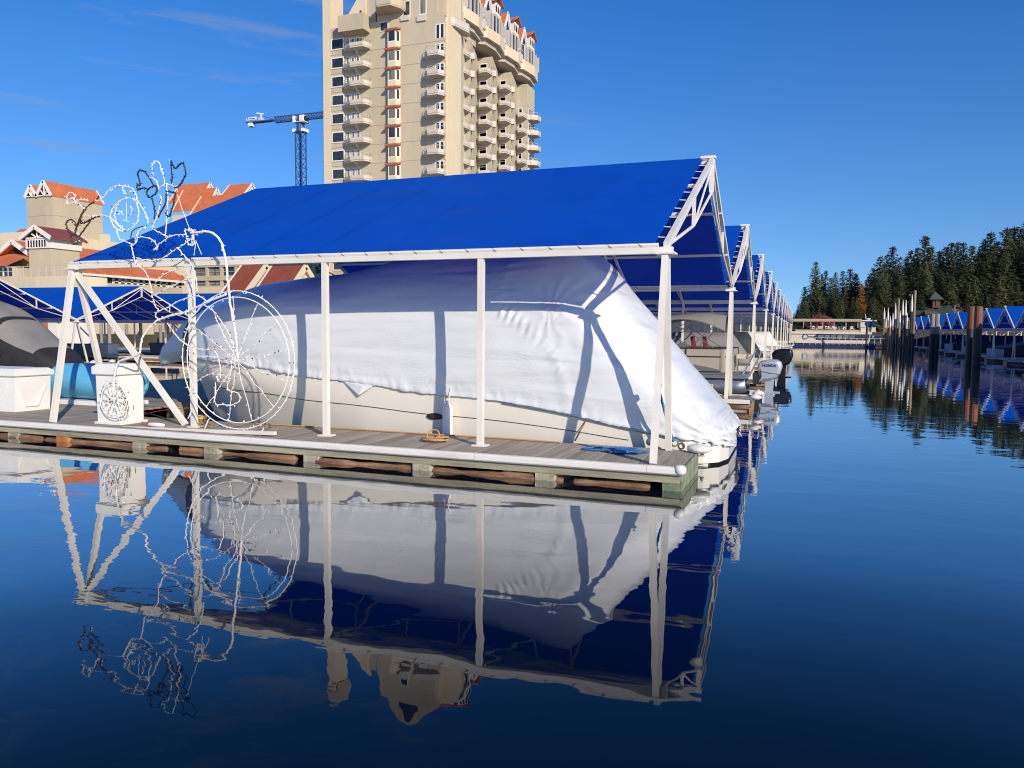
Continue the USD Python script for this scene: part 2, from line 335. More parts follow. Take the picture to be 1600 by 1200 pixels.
def single(name, mb, look, label, cat=None, group=None, kind=None, smooth=False):
    v, f = mb.get(); p = numbered("/World", name)
    m = usdkit.mesh(stage, p, (v, f), LOOK[look], smooth=smooth); setdata(m.GetPrim(), label, cat, group, kind); return p
ORD = ["first", "second", "third", "fourth", "fifth", "sixth", "seventh", "eighth", "ninth", "tenth", "eleventh", "twelfth", "thirteenth", "fourteenth",
       "fifteenth", "sixteenth", "seventeenth", "eighteenth", "nineteenth", "twentieth"] + ["%d-th" % i for i in range(21, 60)]
ORD = [o.replace("1-th", "1st").replace("2-th", "2nd").replace("3-th", "3rd").replace("-th", "th") for o in ORD]
def spline(pts, n=6):
    P = np.asarray(pts, float)
    if len(P) < 3: return P
    Q = np.vstack([2 * P[0] - P[1], P, 2 * P[-1] - P[-2]]); out = []
    for i in range(1, len(Q) - 2):
        for t in np.linspace(0, 1, n, endpoint=False):
            out.append(0.5 * (2 * Q[i] + (Q[i + 1] - Q[i - 1]) * t + (2 * Q[i - 1] - 5 * Q[i] + 4 * Q[i + 1] - Q[i + 2]) * t * t + (3 * Q[i] - Q[i - 1] - 3 * Q[i + 1] + Q[i + 2]) * t ** 3))
    out.append(P[-1]); return np.array(out)

# ------------------------------------------------------------------ water, land
mb = MB(); mb.add([[-3000, -600, 0], [3000, -600, 0], [3000, 6000, 0], [-3000, 6000, 0]], [[0, 1, 2, 3]])
single("lake_water", mb, "lake_water", "calm dark blue lake water with mirror reflections", "water", kind="structure")
# resort shore on the left: a flat quay
mb = MB(); mb.prism([(-600, 58), (-62, 58), (-62, 76), (-22, 76), (-22, 420), (-600, 420)], "z", -3, 1.1)
single("shore_ground", mb, "earth", "flat shore ground under the resort buildings", "ground", kind="structure")
# wooded hill on the right
gx, gy = np.meshgrid(np.linspace(-60, 420, 97), np.linspace(150, 560, 83), indexing="ij")
def hill_z(x, y):
    x, y = np.asarray(x, float), np.asarray(y, float)
    up = np.clip((y - 158 - 0.04 * x) / 160, -0.2, 1)
    amp = 6 + 34 * np.clip((x - 0) / 110, 0, 1.2)
    nz = meshkit.fbm(np.stack([x / 40, y / 40, 0 * x], -1), 3, 5) - 0.5
    return np.where(up > 0, 0.6 + amp * np.power(np.clip(up, 0, 1), 0.8) + 3 * nz * np.clip(up * 4, 0, 1), up * 12)
mb = MB(); mb.grid(np.stack([gx, gy, hill_z(gx, gy)], -1))
single("hill", mb, "earth", "wooded hillside across the water", "hill", kind="structure", smooth=True)
mb = MB()
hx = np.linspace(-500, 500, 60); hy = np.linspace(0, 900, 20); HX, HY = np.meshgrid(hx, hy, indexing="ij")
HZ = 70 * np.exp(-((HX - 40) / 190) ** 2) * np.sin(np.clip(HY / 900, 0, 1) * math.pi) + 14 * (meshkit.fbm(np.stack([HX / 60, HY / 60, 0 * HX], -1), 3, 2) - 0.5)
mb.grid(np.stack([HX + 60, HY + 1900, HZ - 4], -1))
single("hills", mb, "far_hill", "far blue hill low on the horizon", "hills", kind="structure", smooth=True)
# ------------------------------------------------------------------ canopies over the slips
def canopy(name, label, group, P, zE, zR, L, bays, org, mirror=False, detail=True, leg=0.6, lap=0.16, thin=1.0):
    """A gabled fabric roof on white steel posts; the ridge runs along x, the open gable end stands at local x = 0."""
    T = Thing(name, label, "canopy", org, group)
    sgn = -1.0 if mirror else 1.0
    def X(p):
        p = np.array(p, float); p[..., 0] *= sgn; return p + T.loc
    W, st = 0.086 * thin, "white_steel"
    half = P / 2.0
    def top(y):                              # roof height at local y
        return zE + 0.055 + (zR - zE - 0.055) * (1 - np.abs(y - half) / half)
    # fabric: a slightly sagging sheet with a hem
    nx, ny = (40, 21) if detail else (14, 9)
    xs = np.linspace(-L - 0.06, -lap, nx)
    for side in (0, 1):
        ys = np.linspace(0.04, half, ny) if side == 0 else np.linspace(half, P - 0.04, ny)
        gx, gy = np.meshgrid(xs, ys, indexing="ij")
        bay = L / bays
        t = np.abs(((gx + L) / bay) % 1.0 - 0.5) * 2
        u = (gy - ys[0]) / (ys[-1] - ys[0])
        sag = 0.028 * (1 - t ** 2) * np.sin(np.clip(u, 0, 1) * math.pi * 3) ** 2
        gz = top(gy) - sag
        pts = np.stack([gx, gy, gz], -1)
        v = pts.reshape(-1, 3); m = MB()
        m.grid(X(pts), flip=(side == 1) != mirror)
        low = X(pts - np.array([0, 0, 0.006])); m.grid(low, flip=(side == 1) == mirror)
        T.part("fabric_slope", m, "blue_fabric", smooth=40)
    T.part("valance", MB().box(X([-L - 0.05, 0.034, zE - 0.02]), X([-1.75 if detail else -0.1, 0.039, zE + 0.085])), "blue_fabric")
    if detail:
        for kk in range(1, 2 * bays):
            x = -kk * L / bays / 2 - 0.3
            for s in (0, 1):
                ys = np.linspace(0.06, half - 0.02, 12) if s == 0 else np.linspace(half + 0.02, P - 0.06, 12)
                bay = L / bays; t = abs(((x + L) / bay) % 1.0 - 0.5) * 2; u = (ys - ys[0]) / (ys[-1] - ys[0])
                zz = top(ys) - 0.028 * (1 - t ** 2) * np.sin(u * math.pi * 3) ** 2 + 0.006
                q = np.stack([np.stack([np.full(12, x - .02), ys, zz], -1), np.stack([np.full(12, x + .02), ys, zz], -1)])
                m = MB(); m.grid(X(q), flip=(s == 1) != mirror); T.part("fabric_seam", m, "blue_fabric")
    # ridge, eave, purlins
    T.part("ridge_beam", MB().beam(X([-L - 0.05, half, zR - 0.09]), X([0.05, half, zR - 0.09]), 0.08, 0.09), st)
    T.part("ridge_cap", MB().box(X([-lap - .05, half - 0.09, zR - 0.03]), X([0.07, half + 0.09, zR + 0.02])), st)
    T.part("eave_beam", MB().beam(X([-L - 0.12, 0, zE - 0.03]), X([0.09, 0, zE - 0.03]), 0.10, 0.085), st)
    T.part("edge_tube", MB().tube([X([-L - 0.08, -0.012, zE + 0.040]), X([-0.10, -0.012, zE + 0.040])], 0.03, 8), st)
    if detail:
        for i in range(int(L / 0.42)):
            x = -0.3 - i * 0.42; T.part("lacing_cord", MB().tube([X([x, -0.045, zE + 0.012]), X([x - .05, -0.044, zE + 0.045]), X([x - .09, -0.01, zE + 0.078]), X([x - .12, 0.08, zE + 0.098])], 0.004, 4), "pile_wet")
    for f in (1 / 3., 2 / 3.):
        for y in (half * f, P - half * f):
            T.part("purlin", MB().tube([X([-L, y, top(y) - 0.10]), X([0.03, y, top(y) - 0.10])], 0.035, 6), st)
    # gable truss at the open end and lighter frames inside
    kz = zR - 0.30 * (zR - zE)               # foot of the king post
    for k in range(bays + 1):
        x = -k * L / bays
        front = k == 0
        w = (0.075 if front else 0.05) * thin
        for s in (0, 1):
            a = np.array([x, 0 if s == 0 else P, zE + (0.03 if front else -0.04)]); b = np.array([x, half, zR - (0.05 if front else 0.12)])
            T.part("rafter", MB().beam(X(a), X(b), w, w * 1.3), st)
            if front or detail or k == bays:
                mid = a + (b - a) * 0.52; foot = mid.copy(); foot[2] -= 0.30 * (zR - zE) * 0.78
                kf = np.array([x, half, kz])
                T.part("lower_chord", MB().tube([X(a + (b - a) * 0.04 - np.array([0, 0, 0.05])), X(foot), X(kf)], (0.026 if front else 0.018) * thin, 6), st)
                T.part("strut", MB().beam(X(mid), X(foot), (0.055 if front else 0.03) * thin), st)
                if front: T.part("diagonal", MB().tube([X(foot), X(b - np.array([0, 0, 0.1]))], 0.02, 6), st)
        if front or detail or k == bays:
            T.part("king_post", MB().beam(X([x, half, kz]), X([x, half, zR - 0.06]), (0.085 if front else 0.035) * thin), st)
    # straps that lace the fabric to the end frame
    nl = 11 if lap > 0.1 else 0
    for s in (0, 1):
        for i in range(nl):
            y = half * (i + 0.7) / nl; y = y if s == 0 else P - y
            T.part("lacing_strap", MB().beam(X([-lap - 0.01, y, top(y) - 0.005]), X([-0.02, y, top(y) - 0.02]), 0.022, 0.012), st)
    # posts on the finger dock
    zd = 0.285
    for k in range(1, bays):
        x = -k * L / bays
        T.part("post", MB().beam(X([x, 0, zd]), X([x, 0, zE - 0.07]), W), st)
        if detail: T.part("base_plate", MB().box(X([x - 0.11, -0.09, zd - 0.005]), X([x + 0.11, 0.09, zd + 0.016])), st)
    for x in (0.0, -L):
        T.part("leg", MB().beam(X([x - 0.02, -leg * 0.87, zd]), X([x, -0.05, zE - 0.07]), W, W, up=(1, 0, 0)), st)
        T.part("leg", MB().beam(X([x - 0.02, leg * 1.17, zd]), X([x, 0.05, zE - 0.07]), W, W, up=(1, 0, 0)), st)
        T.part("head_plate", MB().box(X([x - 0.13, -0.12, zE - 0.085]), X([x + 0.13, 0.12, zE - 0.06])), st)
    T.part("brace", MB().beam(X([-L, 0.02, zE - 0.12]), X([-L + 2.35, 0.12, zd]), W * 0.95), st)
    return T

PA, YA, XA = 10.1, 10.35, -1.72
nA = 14
labA = ["large blue fabric canopy covering the shrink-wrapped boat, nearest to the camera"] + \
       ["%s blue canopy along the fairway counting back from the nearest one" % ORD[i] for i in range(1, nA)]
cA = canopy("slip_canopy", labA[0], "blue canopies along the left side of the fairway", PA, 3.08, 5.30, 10.6, 4, (XA, YA, 0))
for i in range(1, nA):
    cA.copy((XA, YA + PA * i, 0), labA[i])
PB, XB = 7.5, -31.0
cB = canopy("low_canopy", "low blue canopy at the far left edge of the picture, gable facing right", "low blue canopies beyond the main walkway", PB, 2.22, 3.98, 9.0, 4, (XB, 18.55, 0), leg=0.45, lap=0.02, thin=0.72)
for i, t in enumerate(["low blue canopy behind the white tripod legs and the upright white locker", "low blue canopy seen behind the figure of white wire lights",
                       "low blue canopy just behind the bow of the wrapped boat", "rearmost low blue canopy before the resort shore"]):
    cB.copy((XB, 18.55 + PB * (i + 1), 0), t)
PC, XC = 5.45, 12.3
nC = 16
cC = canopy("small_canopy", "small blue canopy at the right edge of the picture across the channel", "row of small blue canopies across the channel", PC, 2.2, 3.72, 9.0, 3, (XC, 39.4, 0), mirror=True, detail=False, leg=0.30, lap=0.02, thin=0.72)
for i in range(1, nC):
    cC.copy((XC, 39.4 + PC * i, 0), "%s small blue canopy across the channel, counting leftwards from the right edge" % ORD[i])

# ------------------------------------------------------------------ docks
WOODS = ["deck_wood_a", "deck_wood_b", "deck_wood_c", "deck_wood_d"]
def planks_x(T, x0, x1, y0, y1, w=0.140, gap=0.007, z=0.28):
    n = int(round((x1 - x0) / w)); w = (x1 - x0) / n
    for i in range(n):
        a = x0 + i * w; dz = rng.uniform(-0.0025, 0.0025)
        T.part("plank", MB().rbox([a + gap / 2, y0 + rng.uniform(-.004, .004), z - 0.038 + dz], [a + w - gap / 2, y1 + rng.uniform(-.006, .006), z + dz], 0.004), WOODS[rng.randint(4)])
def planks_y(T, x0, x1, y0, y1, w=0.140, gap=0.007, z=0.28):
    n = int(round((y1 - y0) / w)); w = (y1 - y0) / n
    for i in range(n):
        a = y0 + i * w; dz = rng.uniform(-0.0025, 0.0025)
        T.part("plank", MB().rbox([x0, a + gap / 2, z - 0.038 + dz], [x1, a + w - gap / 2, z + dz], 0.004), WOODS[rng.randint(4)])
DX0, DX1, DY0, DY1 = -12.75, -1.33, 9.58, 11.16
D = Thing("finger_dock", "weathered wooden finger dock with white bumper edge in front of the wrapped boat", "dock", (DX1, DY0, 0))
planks_x(D, DX0, DX1 - 0.04, DY0 + 0.045, DY1)
D.part("fascia", MB().box([DX0 - 9, DY0 + 0.01, 0.098], [DX1 - 0.03, DY0 + 0.05, 0.236]), "weathered_fascia")
D.part("rear_fascia", MB().box([DX0, DY1 - 0.05, 0.09], [DX1 - 0.03, DY1 - 0.01, 0.236]), "weathered_fascia")
D.part("end_board", MB().box([DX1 - 0.028, DY0 + 0.012, 0.10], [DX1, DY1 - 0.012, 0.272]), "algae_wood")
D.part("end_board", MB().box([DX1 - 0.026, DY0 + 0.012, -0.10], [DX1 - 0.002, DY1 - 0.012, 0.092]), "algae_wood")
for i in range(2):
    D.part("stringer", MB().box([DX0 - 9, DY0 + 0.5 + 0.55 * i, 0.10], [DX1 - 0.04, DY0 + 0.56 + 0.55 * i, 0.24]), "float_log")
def bumper_prof():
    return [(-0.032, 0.205), (0.008, 0.205), (0.008, 0.288), (0.05, 0.288), (0.05, 0.302), (0.0, 0.306), (-0.03, 0.300), (-0.048, 0.280), (-0.05, 0.225)]
xb = DX1 - 0.02; segs = [0.42, 2.35, 2.4, 2.4, 2.4, 2.4, 2.4, 2.4, 2.4]
for i, s in enumerate(segs):
    D.part("edge_bumper", MB().prism([(DY0 + a, b) for a, b in bumper_prof()], "x", xb - s + 0.006, xb), "white_vinyl"); xb -= s
D.part("corner_bumper", MB().lathe([(0, -0.06), (0.05, -0.055), (0.075, -0.02), (0.075, 0.03), (0.05, 0.06), (0, 0.066)], (DX1 - 0.03, DY0 + 0.0, 0.268)), "white_vinyl", smooth=True)
for px in (20, 96, 216, 328, 485, 657, 850, 1052):
    c = onz(px, 690 + 75 * px / 1050.0, 0.02); x = ony(px, c[2] * 0 + 690 + 75 * px / 1050.0, DY0)[0]
    rust = px in (96,)
    w = 0.13 if px < 1000 else 0.14
    b = MB().hull([[x - w, DY0 + 0.012, -0.15], [x + w, DY0 + 0.012, -0.15], [x - w, DY0 + 0.012, 0.094], [x + w, DY0 + 0.012, 0.094],
                   [x - w * .8, DY0 + 1.4, -0.15], [x + w * 2.4, DY0 + 0.42, -0.15], [x - w * .8, DY0 + 1.4, 0.094], [x + w * 2.4, DY0 + 0.42, 0.094]] if px < 1000 else
                  [[x - w, DY0 + 0.012, -0.15], [DX1 - 0.03, DY0 + 0.012, -0.15], [x - w, DY0 + 0.4, 0.094], [DX1 - 0.03, DY0 + 0.4, -0.15],
                   [x - w, DY0 + 0.012, 0.094], [DX1 - 0.03, DY0 + 0.012, 0.094], [DX1 - 0.03, DY0 + 0.4, 0.094], [x - w, DY0 + 0.4, -0.15]])
    D.part("support_block", b, "rust_block" if rust else ("block_wood" if px < 1000 else "algae_wood"))
for a, b in ((-21.5, -12.4), (-12.3, -9.6), (-9.3, -7.1), (-6.7, -5.0), (-4.8, -2.9), (-2.75, -1.75)):
    n = 14; xs = np.linspace(a, b, n)
    pts = np.c_[xs, np.full(n, DY0 + 0.12) + 0.03 * np.sin(xs * 2.1), np.full(n, -0.015) + 0.02 * np.sin(xs * 3.3)]
    m = MB().tube(pts, 0.11, 10, taper=0.085 + 0.012 * np.sin(xs * 4.7) + 0.006 * rng.randn(n))
    D.part("float_log", m, "float_log", smooth=True)

D.part("corner_wheel", MB().lathe([(0, -0.06), (0.10, -0.055), (0.17, -0.02), (0.17, 0.03), (0.10, 0.06), (0.04, 0.065), (0.04, 0.09), (0, 0.09)], (DX1 + 0.02, DY1 - 0.12, 0.33)), "white_vinyl", smooth=True)

# main walkway at the head of the finger docks, boards running across it
Wk = Thing("main_walkway", "long wooden main walkway on the left that the finger docks join", "dock", (-15.9, 9.6, 0))
planks_y(Wk, -21.5, -12.76, DY0 + 0.045, 13.2)
planks_y(Wk, -19.0, -13.1, 13.2, 24.0, w=0.2)
Wk.part("far_decking", MB().box([-19.0, 24.0, 0.24], [-13.1, 158, 0.278]), "deck_wood_a", kind="stuff")
Wk.part("side_board", MB().box([-13.1, 13.2, 0.0], [-13.06, 158, 0.272]), "weathered_fascia")
Wk.part("side_board", MB().box([-19.04, 13.2, 0.0], [-19.0, 158, 0.272]), "weathered_fascia")

# finger docks of the rows behind
def small_dock(name, label, group, cat, x0, x1, y, w, tip, loc, ends=("plywood", "algae_wood")):
    """Finger dock running from x0 to its free end at x1; the tip carries round white bumpers."""
    T = Thing(name, label, cat, loc, group)
    s = 1 if x1 > x0 else -1
    n = int(abs(x1 - x0) / 0.3)
    for i in range(n):
        a, b = x0 + (x1 - x0) * i / n, x0 + (x1 - x0) * (i + 1) / n
        T.part("plank", MB().box([min(a, b) + .004, y - w / 2, 0.24], [max(a, b) - .004, y + w / 2, 0.28]), WOODS[i % 4])
    for e in (-1, 1):
        T.part("fascia", MB().box([x0, y + e * (w / 2 - 0.02) - 0.02, 0.07], [x1 - s * .02, y + e * (w / 2 - 0.02) + 0.02, 0.238]), "float_log" if e < 0 else "weathered_fascia")
        T.part("edge_bumper", MB().box([x0, y + e * (w / 2 + 0.02) - 0.025, 0.20], [x1, y + e * (w / 2 + 0.02) + 0.025, 0.30]), "white_vinyl")
    T.part("end_board", MB().box([x1 - .02, y - w / 2, -0.12], [x1 + .02, y + w / 2, 0.10]), ends[0])
    T.part("end_board", MB().box([x1 - .02, y - w / 2, 0.11], [x1 + .02, y + w / 2, 0.20]), ends[1])
    T.part("support_block", MB().box([x1 - s * .4, y - w / 2 + 0.05, -0.2], [x1 - s * .03, y + w / 2 - 0.05, 0.23]), "block_wood")
    if tip:
        for dx, dy in ((-.12, -w / 2 + .1), (-.12, w / 2 - .1)):
            T.part("wheel_bumper", MB().lathe([(0, -0.07), (0.07, -0.065), (0.15, -0.02), (0.15, 0.02), (0.07, 0.07), (0.03, 0.075), (0.03, 0.1), (0, 0.1)], (x1 + s * dx * -1, y + dy, 0.36)), "white_vinyl", smooth=True)
    for k in range(1, 5):
        xx = x1 - s * (abs(x1 - x0) * k / 5.0)
        T.part("support_block", MB().box([xx - .12, y - w / 2 + 0.05, -0.2], [xx + .12, y + w / 2 - 0.05, 0.235]), "block_wood")
    return T
d2 = small_dock("slip_dock", "second finger dock back along the fairway with round white bumpers on its tip", "finger docks along the fairway", "dock", -13.0, -1.15, YA + PA + 0.05, 1.5, True, (XA, YA + PA, 0))
for i in range(2, nA):
    d2.copy((XA, YA + PA * i, 0), "%s finger dock back along the fairway, under the canopy posts" % ORD[i])
d3 = small_dock("narrow_dock", "narrow dock between the second finger dock and the tan pontoon boat", "narrow docks between the fairway fingers", "dock", -13.0, -2.6, 24.7, 0.7, False, (XA, 24.7, 0))
for i in range(1, 5):
    d3.copy((XA, 24.7 + PA * i, 0), "%s narrow dock back along the fairway, beyond the pontoon boat" % ORD[i])
d4 = small_dock("low_canopy_dock", "finger dock under the low blue canopy behind the white tripod legs", "finger docks of the low canopies on the left", "dock", -45.0, -29.6, 26.05, 1.2, True, (XB, 26.05, 0))
for i, t in ((-1, "finger dock at the far left behind the grey covered boat"), (1, "finger dock with dark lockers behind the figure of lights"), (2, "finger dock of the low canopies behind the wrapped bow"), (3, "rearmost finger dock of the low canopies")):
    d4.copy((XB, 26.05 + PB * i, 0), t)
d5 = small_dock("channel_dock", "first white-edged finger dock across the channel from the right edge", "finger docks under the small canopies across the channel", "dock", 21.5, 11.9, 39.4, 1.0, True, (XC, 39.4, 0), ("pile_wet", "pile_wet"))
for i in range(1, nC):
    d5.copy((XC, 39.4 + PC * i, 0), "%s finger dock across the channel counting leftwards from the right edge" % ORD[i])

# ------------------------------------------------------------------ the wrapped boat
YC = 12.95
BX = np.array([-11.8, -11.65, -11.3, -10.8, -10.0, -9.1, -8.35, -7.0, -5.9, -4.7, -3.6, -2.4, -1.7, -1.25, -1.02, -0.93])
BB = np.array([0.30, 0.58, 0.88, 1.12, 1.34, 1.48, 1.54, 1.59, 1.61, 1.62, 1.61, 1.57, 1.50, 1.36, 1.05, 0.55])
BHEM = np.array([1.50, 1.46, 1.40, 1.36, 1.30, 1.25, 1.14, 1.05, 0.93, 0.86, 0.73, 0.52, 0.42, 0.36, 0.27, 0.20])
BSH = np.array([1.85, 1.95, 2.08, 2.17, 2.30, 2.36, 2.38, 2.38, 2.36, 2.33, 2.28, 1.30, 0.86, 0.60, 0.46, 0.38])
BTOP = np.array([2.24, 2.34, 2.47, 2.62, 2.86, 2.97, 3.02, 3.26, 3.36, 3.38, 3.36, 2.30, 1.42, 0.86, 0.60, 0.46])
BF = np.array([.60, .60, .60, .60, .62, .62, .64, .74, .80, .84, .93, .78, .75, .72, .7, .7])
def bint(A, x):
    from scipy.interpolate import PchipInterpolator
    return PchipInterpolator(BX, A)(x)
def wrap_section(x):
    b, zh, zs, zt, f3 = (bint(A, x) for A in (BB, BHEM, BSH, BTOP, BF))
    q = float(np.clip((x + 5.2) / 1.4, 0, 1))
    P = [(-b + 0.05, zh + 0.03), (-b - 0.012, zh - 0.012), (-b - 0.03, zh + 0.03), (-b - 0.012, zh + 0.10), (-b * 1.012, zh + 0.45 * (zs - zh)), (-b * (0.975 + .01 * q), zs - (0.10 * (1 - q)) * (zt - zs)),
         (-b * (.86 + .07 * q), zs + (.26 * (1 - q) + .12 * q) * (zt - zs)), (-b * 0.60, zs + (f3 * q + (1 - q) * .64) * (zt - zs)), (-b * 0.3, zs + ((f3 * .35 + .65) * q + (1 - q) * .90) * (zt - zs)), (0, zt)]
    P = np.array(P); return P
def resample(P, n):
    d = np.r_[0, np.cumsum(np.linalg.norm(np.diff(P, axis=0), axis=1))]
    from scipy.interpolate import PchipInterpolator
    t = np.linspace(0, 1, n); t = t * d[-1]
    return np.c_[PchipInterpolator(d, P[:, 0])(t), PchipInterpolator(d, P[:, 1])(t)]
Bt = Thing("wrapped_boat", "large cabin cruiser shrink-wrapped in white plastic, bow to the left", "boat", (-6.5, YC, 0))
nx, nt = 420, 64
xs = np.linspace(BX[0], BX[-1], nx)
S = np.zeros((nx, 2 * nt - 1, 3))
for i, x in enumerate(xs):
    h = resample(wrap_section(x), nt)
    S[i, :nt, 1] = YC + h[:, 0]; S[i, :nt, 2] = h[:, 1]
    S[i, nt:, 1] = YC - h[-2::-1, 0]; S[i, nt:, 2] = h[-2::-1, 1]
    S[i, :, 0] = x
# wrinkles: long diagonal tension folds, short gathers at the hem, pleats around the arch corner
gu = np.gradient(S, axis=0); gv = np.gradient(S, axis=1); N = np.cross(gu, gv); N /= np.maximum(np.linalg.norm(N, axis=2, keepdims=True), 1e-9)
if (N[nx // 2, nt - 1, 2]) < 0: N = -N
xx, yy, zz = S[..., 0], S[..., 1], S[..., 2]
hem = np.array([bint(BHEM, x) for x in xs])[:, None]
k = meshkit.fbm(np.stack([xx * 0.55 + zz * 0.4, zz * 3.2 - xx * 0.55, yy * 0.6], -1), 4, 11) - 0.5
disp = 0.055 * k
dh = np.clip(1 - (zz - hem) / 0.30, 0, 1)
gather = meshkit.fbm(np.stack([xx * 13 + zz * 5, zz * 5, yy * 2], -1), 3, 3) - 0.5
disp = disp + 0.060 * gather * dh ** 1.4 + 0.03 * (meshkit.fbm(np.stack([xx * 31 + zz * 14, zz * 9, yy * 2], -1), 2, 31) - 0.5) * dh
r = np.hypot(xx + 3.62, zz - 2.27)
ang = np.arctan2(zz - 2.27, xx + 3.62)
disp = disp + 0.011 * np.sin(ang * 13 + 16 * k) * np.exp(-(r / 0.55) ** 1.4) * (0.4 + 1.2 * np.clip(k + .5, 0, 1))
r2 = np.hypot(xx + 1.15, zz - 0.4); ang2 = np.arctan2(zz - 0.35, xx + 1.1)
disp = disp + 0.032 * np.sin(ang2 * 24 + yy * 3) * np.exp(-(r2 / 0.5) ** 1.5)
puck = meshkit.fbm(np.stack([xx * 4.2 + zz * 3.0, zz * 11.0 + xx * 3.0, yy], -1), 2, 21) - 0.5
mask = np.clip(meshkit.fbm(np.stack([xx * 0.8, zz * 1.1, 0 * xx], -1), 2, 8) * 3.4 - 1.9, 0, 1)
disp = disp + 0.030 * puck * mask
seam = np.array([ony(px, py, 11.55)[[0, 2]] for px, py in ((787, 409), (782, 440), (785, 484), (812, 497), (833, 514), (862, 539), (885, 580), (895, 632))])
sd = np.full(xx.shape, 9.0); ss = np.zeros(xx.shape); acc = 0.0
for a_, b_ in zip(seam[:-1], seam[1:]):
    ab = b_ - a_; L_ = np.linalg.norm(ab); t_ = np.clip(((xx - a_[0]) * ab[0] + (zz - a_[1]) * ab[1]) / L_ ** 2, 0, 1)
    d_ = np.hypot(xx - a_[0] - t_ * ab[0], zz - a_[1] - t_ * ab[1]); near = d_ < sd; sd = np.where(near, d_, sd); ss = np.where(near, acc + t_ * L_, ss); acc += L_
disp = disp + (0.014 * np.sin(ss * 46 + 9 * k) * (0.5 + meshkit.noise(np.stack([ss * 3, 0 * ss, 0 * ss], -1), 4)) + 0.012) * np.exp(-(sd / 0.09) ** 2) * (yy < YC)
S = S + N * disp[..., None]
m = MB(); m.grid(S)
Bt.part("shrink_wrap", m, "shrink_wrap", smooth=True)
# bag of wrap hanging over the bow pulpit
tip = np.array([-12.95, YC - 0.02, 1.16])
bag = MB(); n = 28
ring0 = np.array([[-11.95 + 0.15 * math.cos(a) * 0 - 0.32 * (1 - math.sin(a)) * 0.25, YC + 0.42 * math.cos(a), 1.78 + 0.46 * math.sin(a)] for a in np.linspace(0, 2 * math.pi, n, endpoint=False)])
P = []
for t in np.linspace(0, 1, 22):
    c = np.array([-12.0 - 0.88 * t, YC, 1.80 - 0.42 * t ** 1.3])
    rr = (0.46 - 0.24 * t) if t < 0.93 else 0.22 * (1 - (t - 0.93) / 0.07) + 0.01
    row = []
    for a in np.linspace(0, 2 * math.pi, n + 1):
        fold = 1 + 0.10 * math.sin(a * 7 + 2 * t) * t + 0.05 * math.sin(a * 13)
        row.append(c + np.array([0.12 * math.sin(a), rr * 0.85 * math.cos(a) * fold, rr * (1.0 if math.sin(a) > 0 else 1.15) * math.sin(a) * fold]))
    P.append(row)
bag.grid(np.array(P)); Bt.part("bow_bag", bag, "shrink_wrap", smooth=True)
# welded seam tape along the arch crease
def wrap_pt(x, frac, off=0.012):
    i = int(round((x - xs[0]) / (xs[-1] - xs[0]) * (nx - 1))); i = min(max(i, 0), nx - 1); j = int(round(frac * (nt - 1)))
    return S[i, j] + N[i, j] * off
# hull
hs = np.linspace(BX[0], -1.25, 90); nh = 15
H = np.zeros((90, 2 * nh - 1, 3))
for i, x in enumerate(hs):
    b, zh = bint(BB, x), bint(BHEM, x) + 0.10
    q = np.clip((x + 12.0) / 2.2, 0, 1)
    zk = 1.0 - 1.75 * (1 - (1 - q) ** 1.7) if x > -12.0 else 1.0
    zk = max(zk, -0.55)
    zc = max(zk + 0.02, min(0.10, zk + 0.5)); chb = b * np.interp(x, [-12, -10.8, -9.5, -7, -3], [0.10, 0.34, 0.66, 0.90, 0.965])
    pts = np.array([(0, zk), (chb, zc), (chb + (b - chb) * 0.40, zc + (zh - zc) * 0.35), (b - 0.03, zh - 0.2 * (zh - zc)), (b - 0.02, zh)])
    pp = resample(pts[::-1], nh)
    H[i, :nh, 1] = YC - pp[:, 0]; H[i, :nh, 2] = pp[:, 1]; H[i, nh:, 1] = YC + pp[-2::-1, 0]; H[i, nh:, 2] = pp[-2::-1, 1]; H[i, :, 0] = x
m = MB(); m.grid(H); m.add(H[-1], [[0, k, k + 1] for k in range(1, 2 * nh - 2)])
Bt.part("hull", m, "hull_cream", smooth=40)
def hull_side(x, z, off=0.004):
    i = int(np.argmin(np.abs(hs - x))); row = H[i, :nh]; o = np.argsort(row[:, 2]); return np.array([x, np.interp(z, row[o, 2], row[o, 1]) - off, z])
Bt.part("hull_line", MB().tube([hull_side(x, bint(BHEM, x) * 0.60 + 0.03) for x in np.linspace(-10.6, -2.4, 50)], 0.006, 5), "dark_rubber")
Bt.part("rub_rail", MB().tube([hull_side(x, bint(BHEM, x) + 0.0, 0.02) for x in np.linspace(-4.4, -1.5, 30)], 0.022, 8), "steel", smooth=True)
c = hull_side(-5.62, 0.55, 0.015)
m = trimesh.creation.icosphere(2); m.apply_scale((0.15, 0.03, 0.055)); m.apply_translation(c); Bt.part("porthole", MB().tm(m), "dark_rubber", smooth=True)
# swim platform at the stern
pl = np.array([[-1.75, 1.50], [-1.3, 1.42], [-1.10, 1.20], [-1.0, 0.8]]); poly = [(x, YC - y) for x, y in pl] + [(x, YC + y) for x, y in pl[::-1]]
Bt.part("swim_platform", MB().prism(poly, "z", 0.04, 0.33), "hull_cream")
for x in (-2.05, -1.62):
    Bt.part("stern_eye", MB().lathe([(0.03, -0.015), (0.055, -0.015), (0.055, 0.015), (0.03, 0.015), (0.03, -0.015)], hull_side(x, bint(BHEM, x) - 0.12, 0.02), axis="y"), "steel")
t = meshkit.text_mesh("LA", 0.085, 0.003); v = t.vertices.copy(); v = np.c_[v[:, 0] * 0.8, -v[:, 2], v[:, 1]]
Bt.part("hull_lettering", MB().add(v + np.array([-1.40, YC - 1.44, 0.15]), t.faces), "dark_rubber")
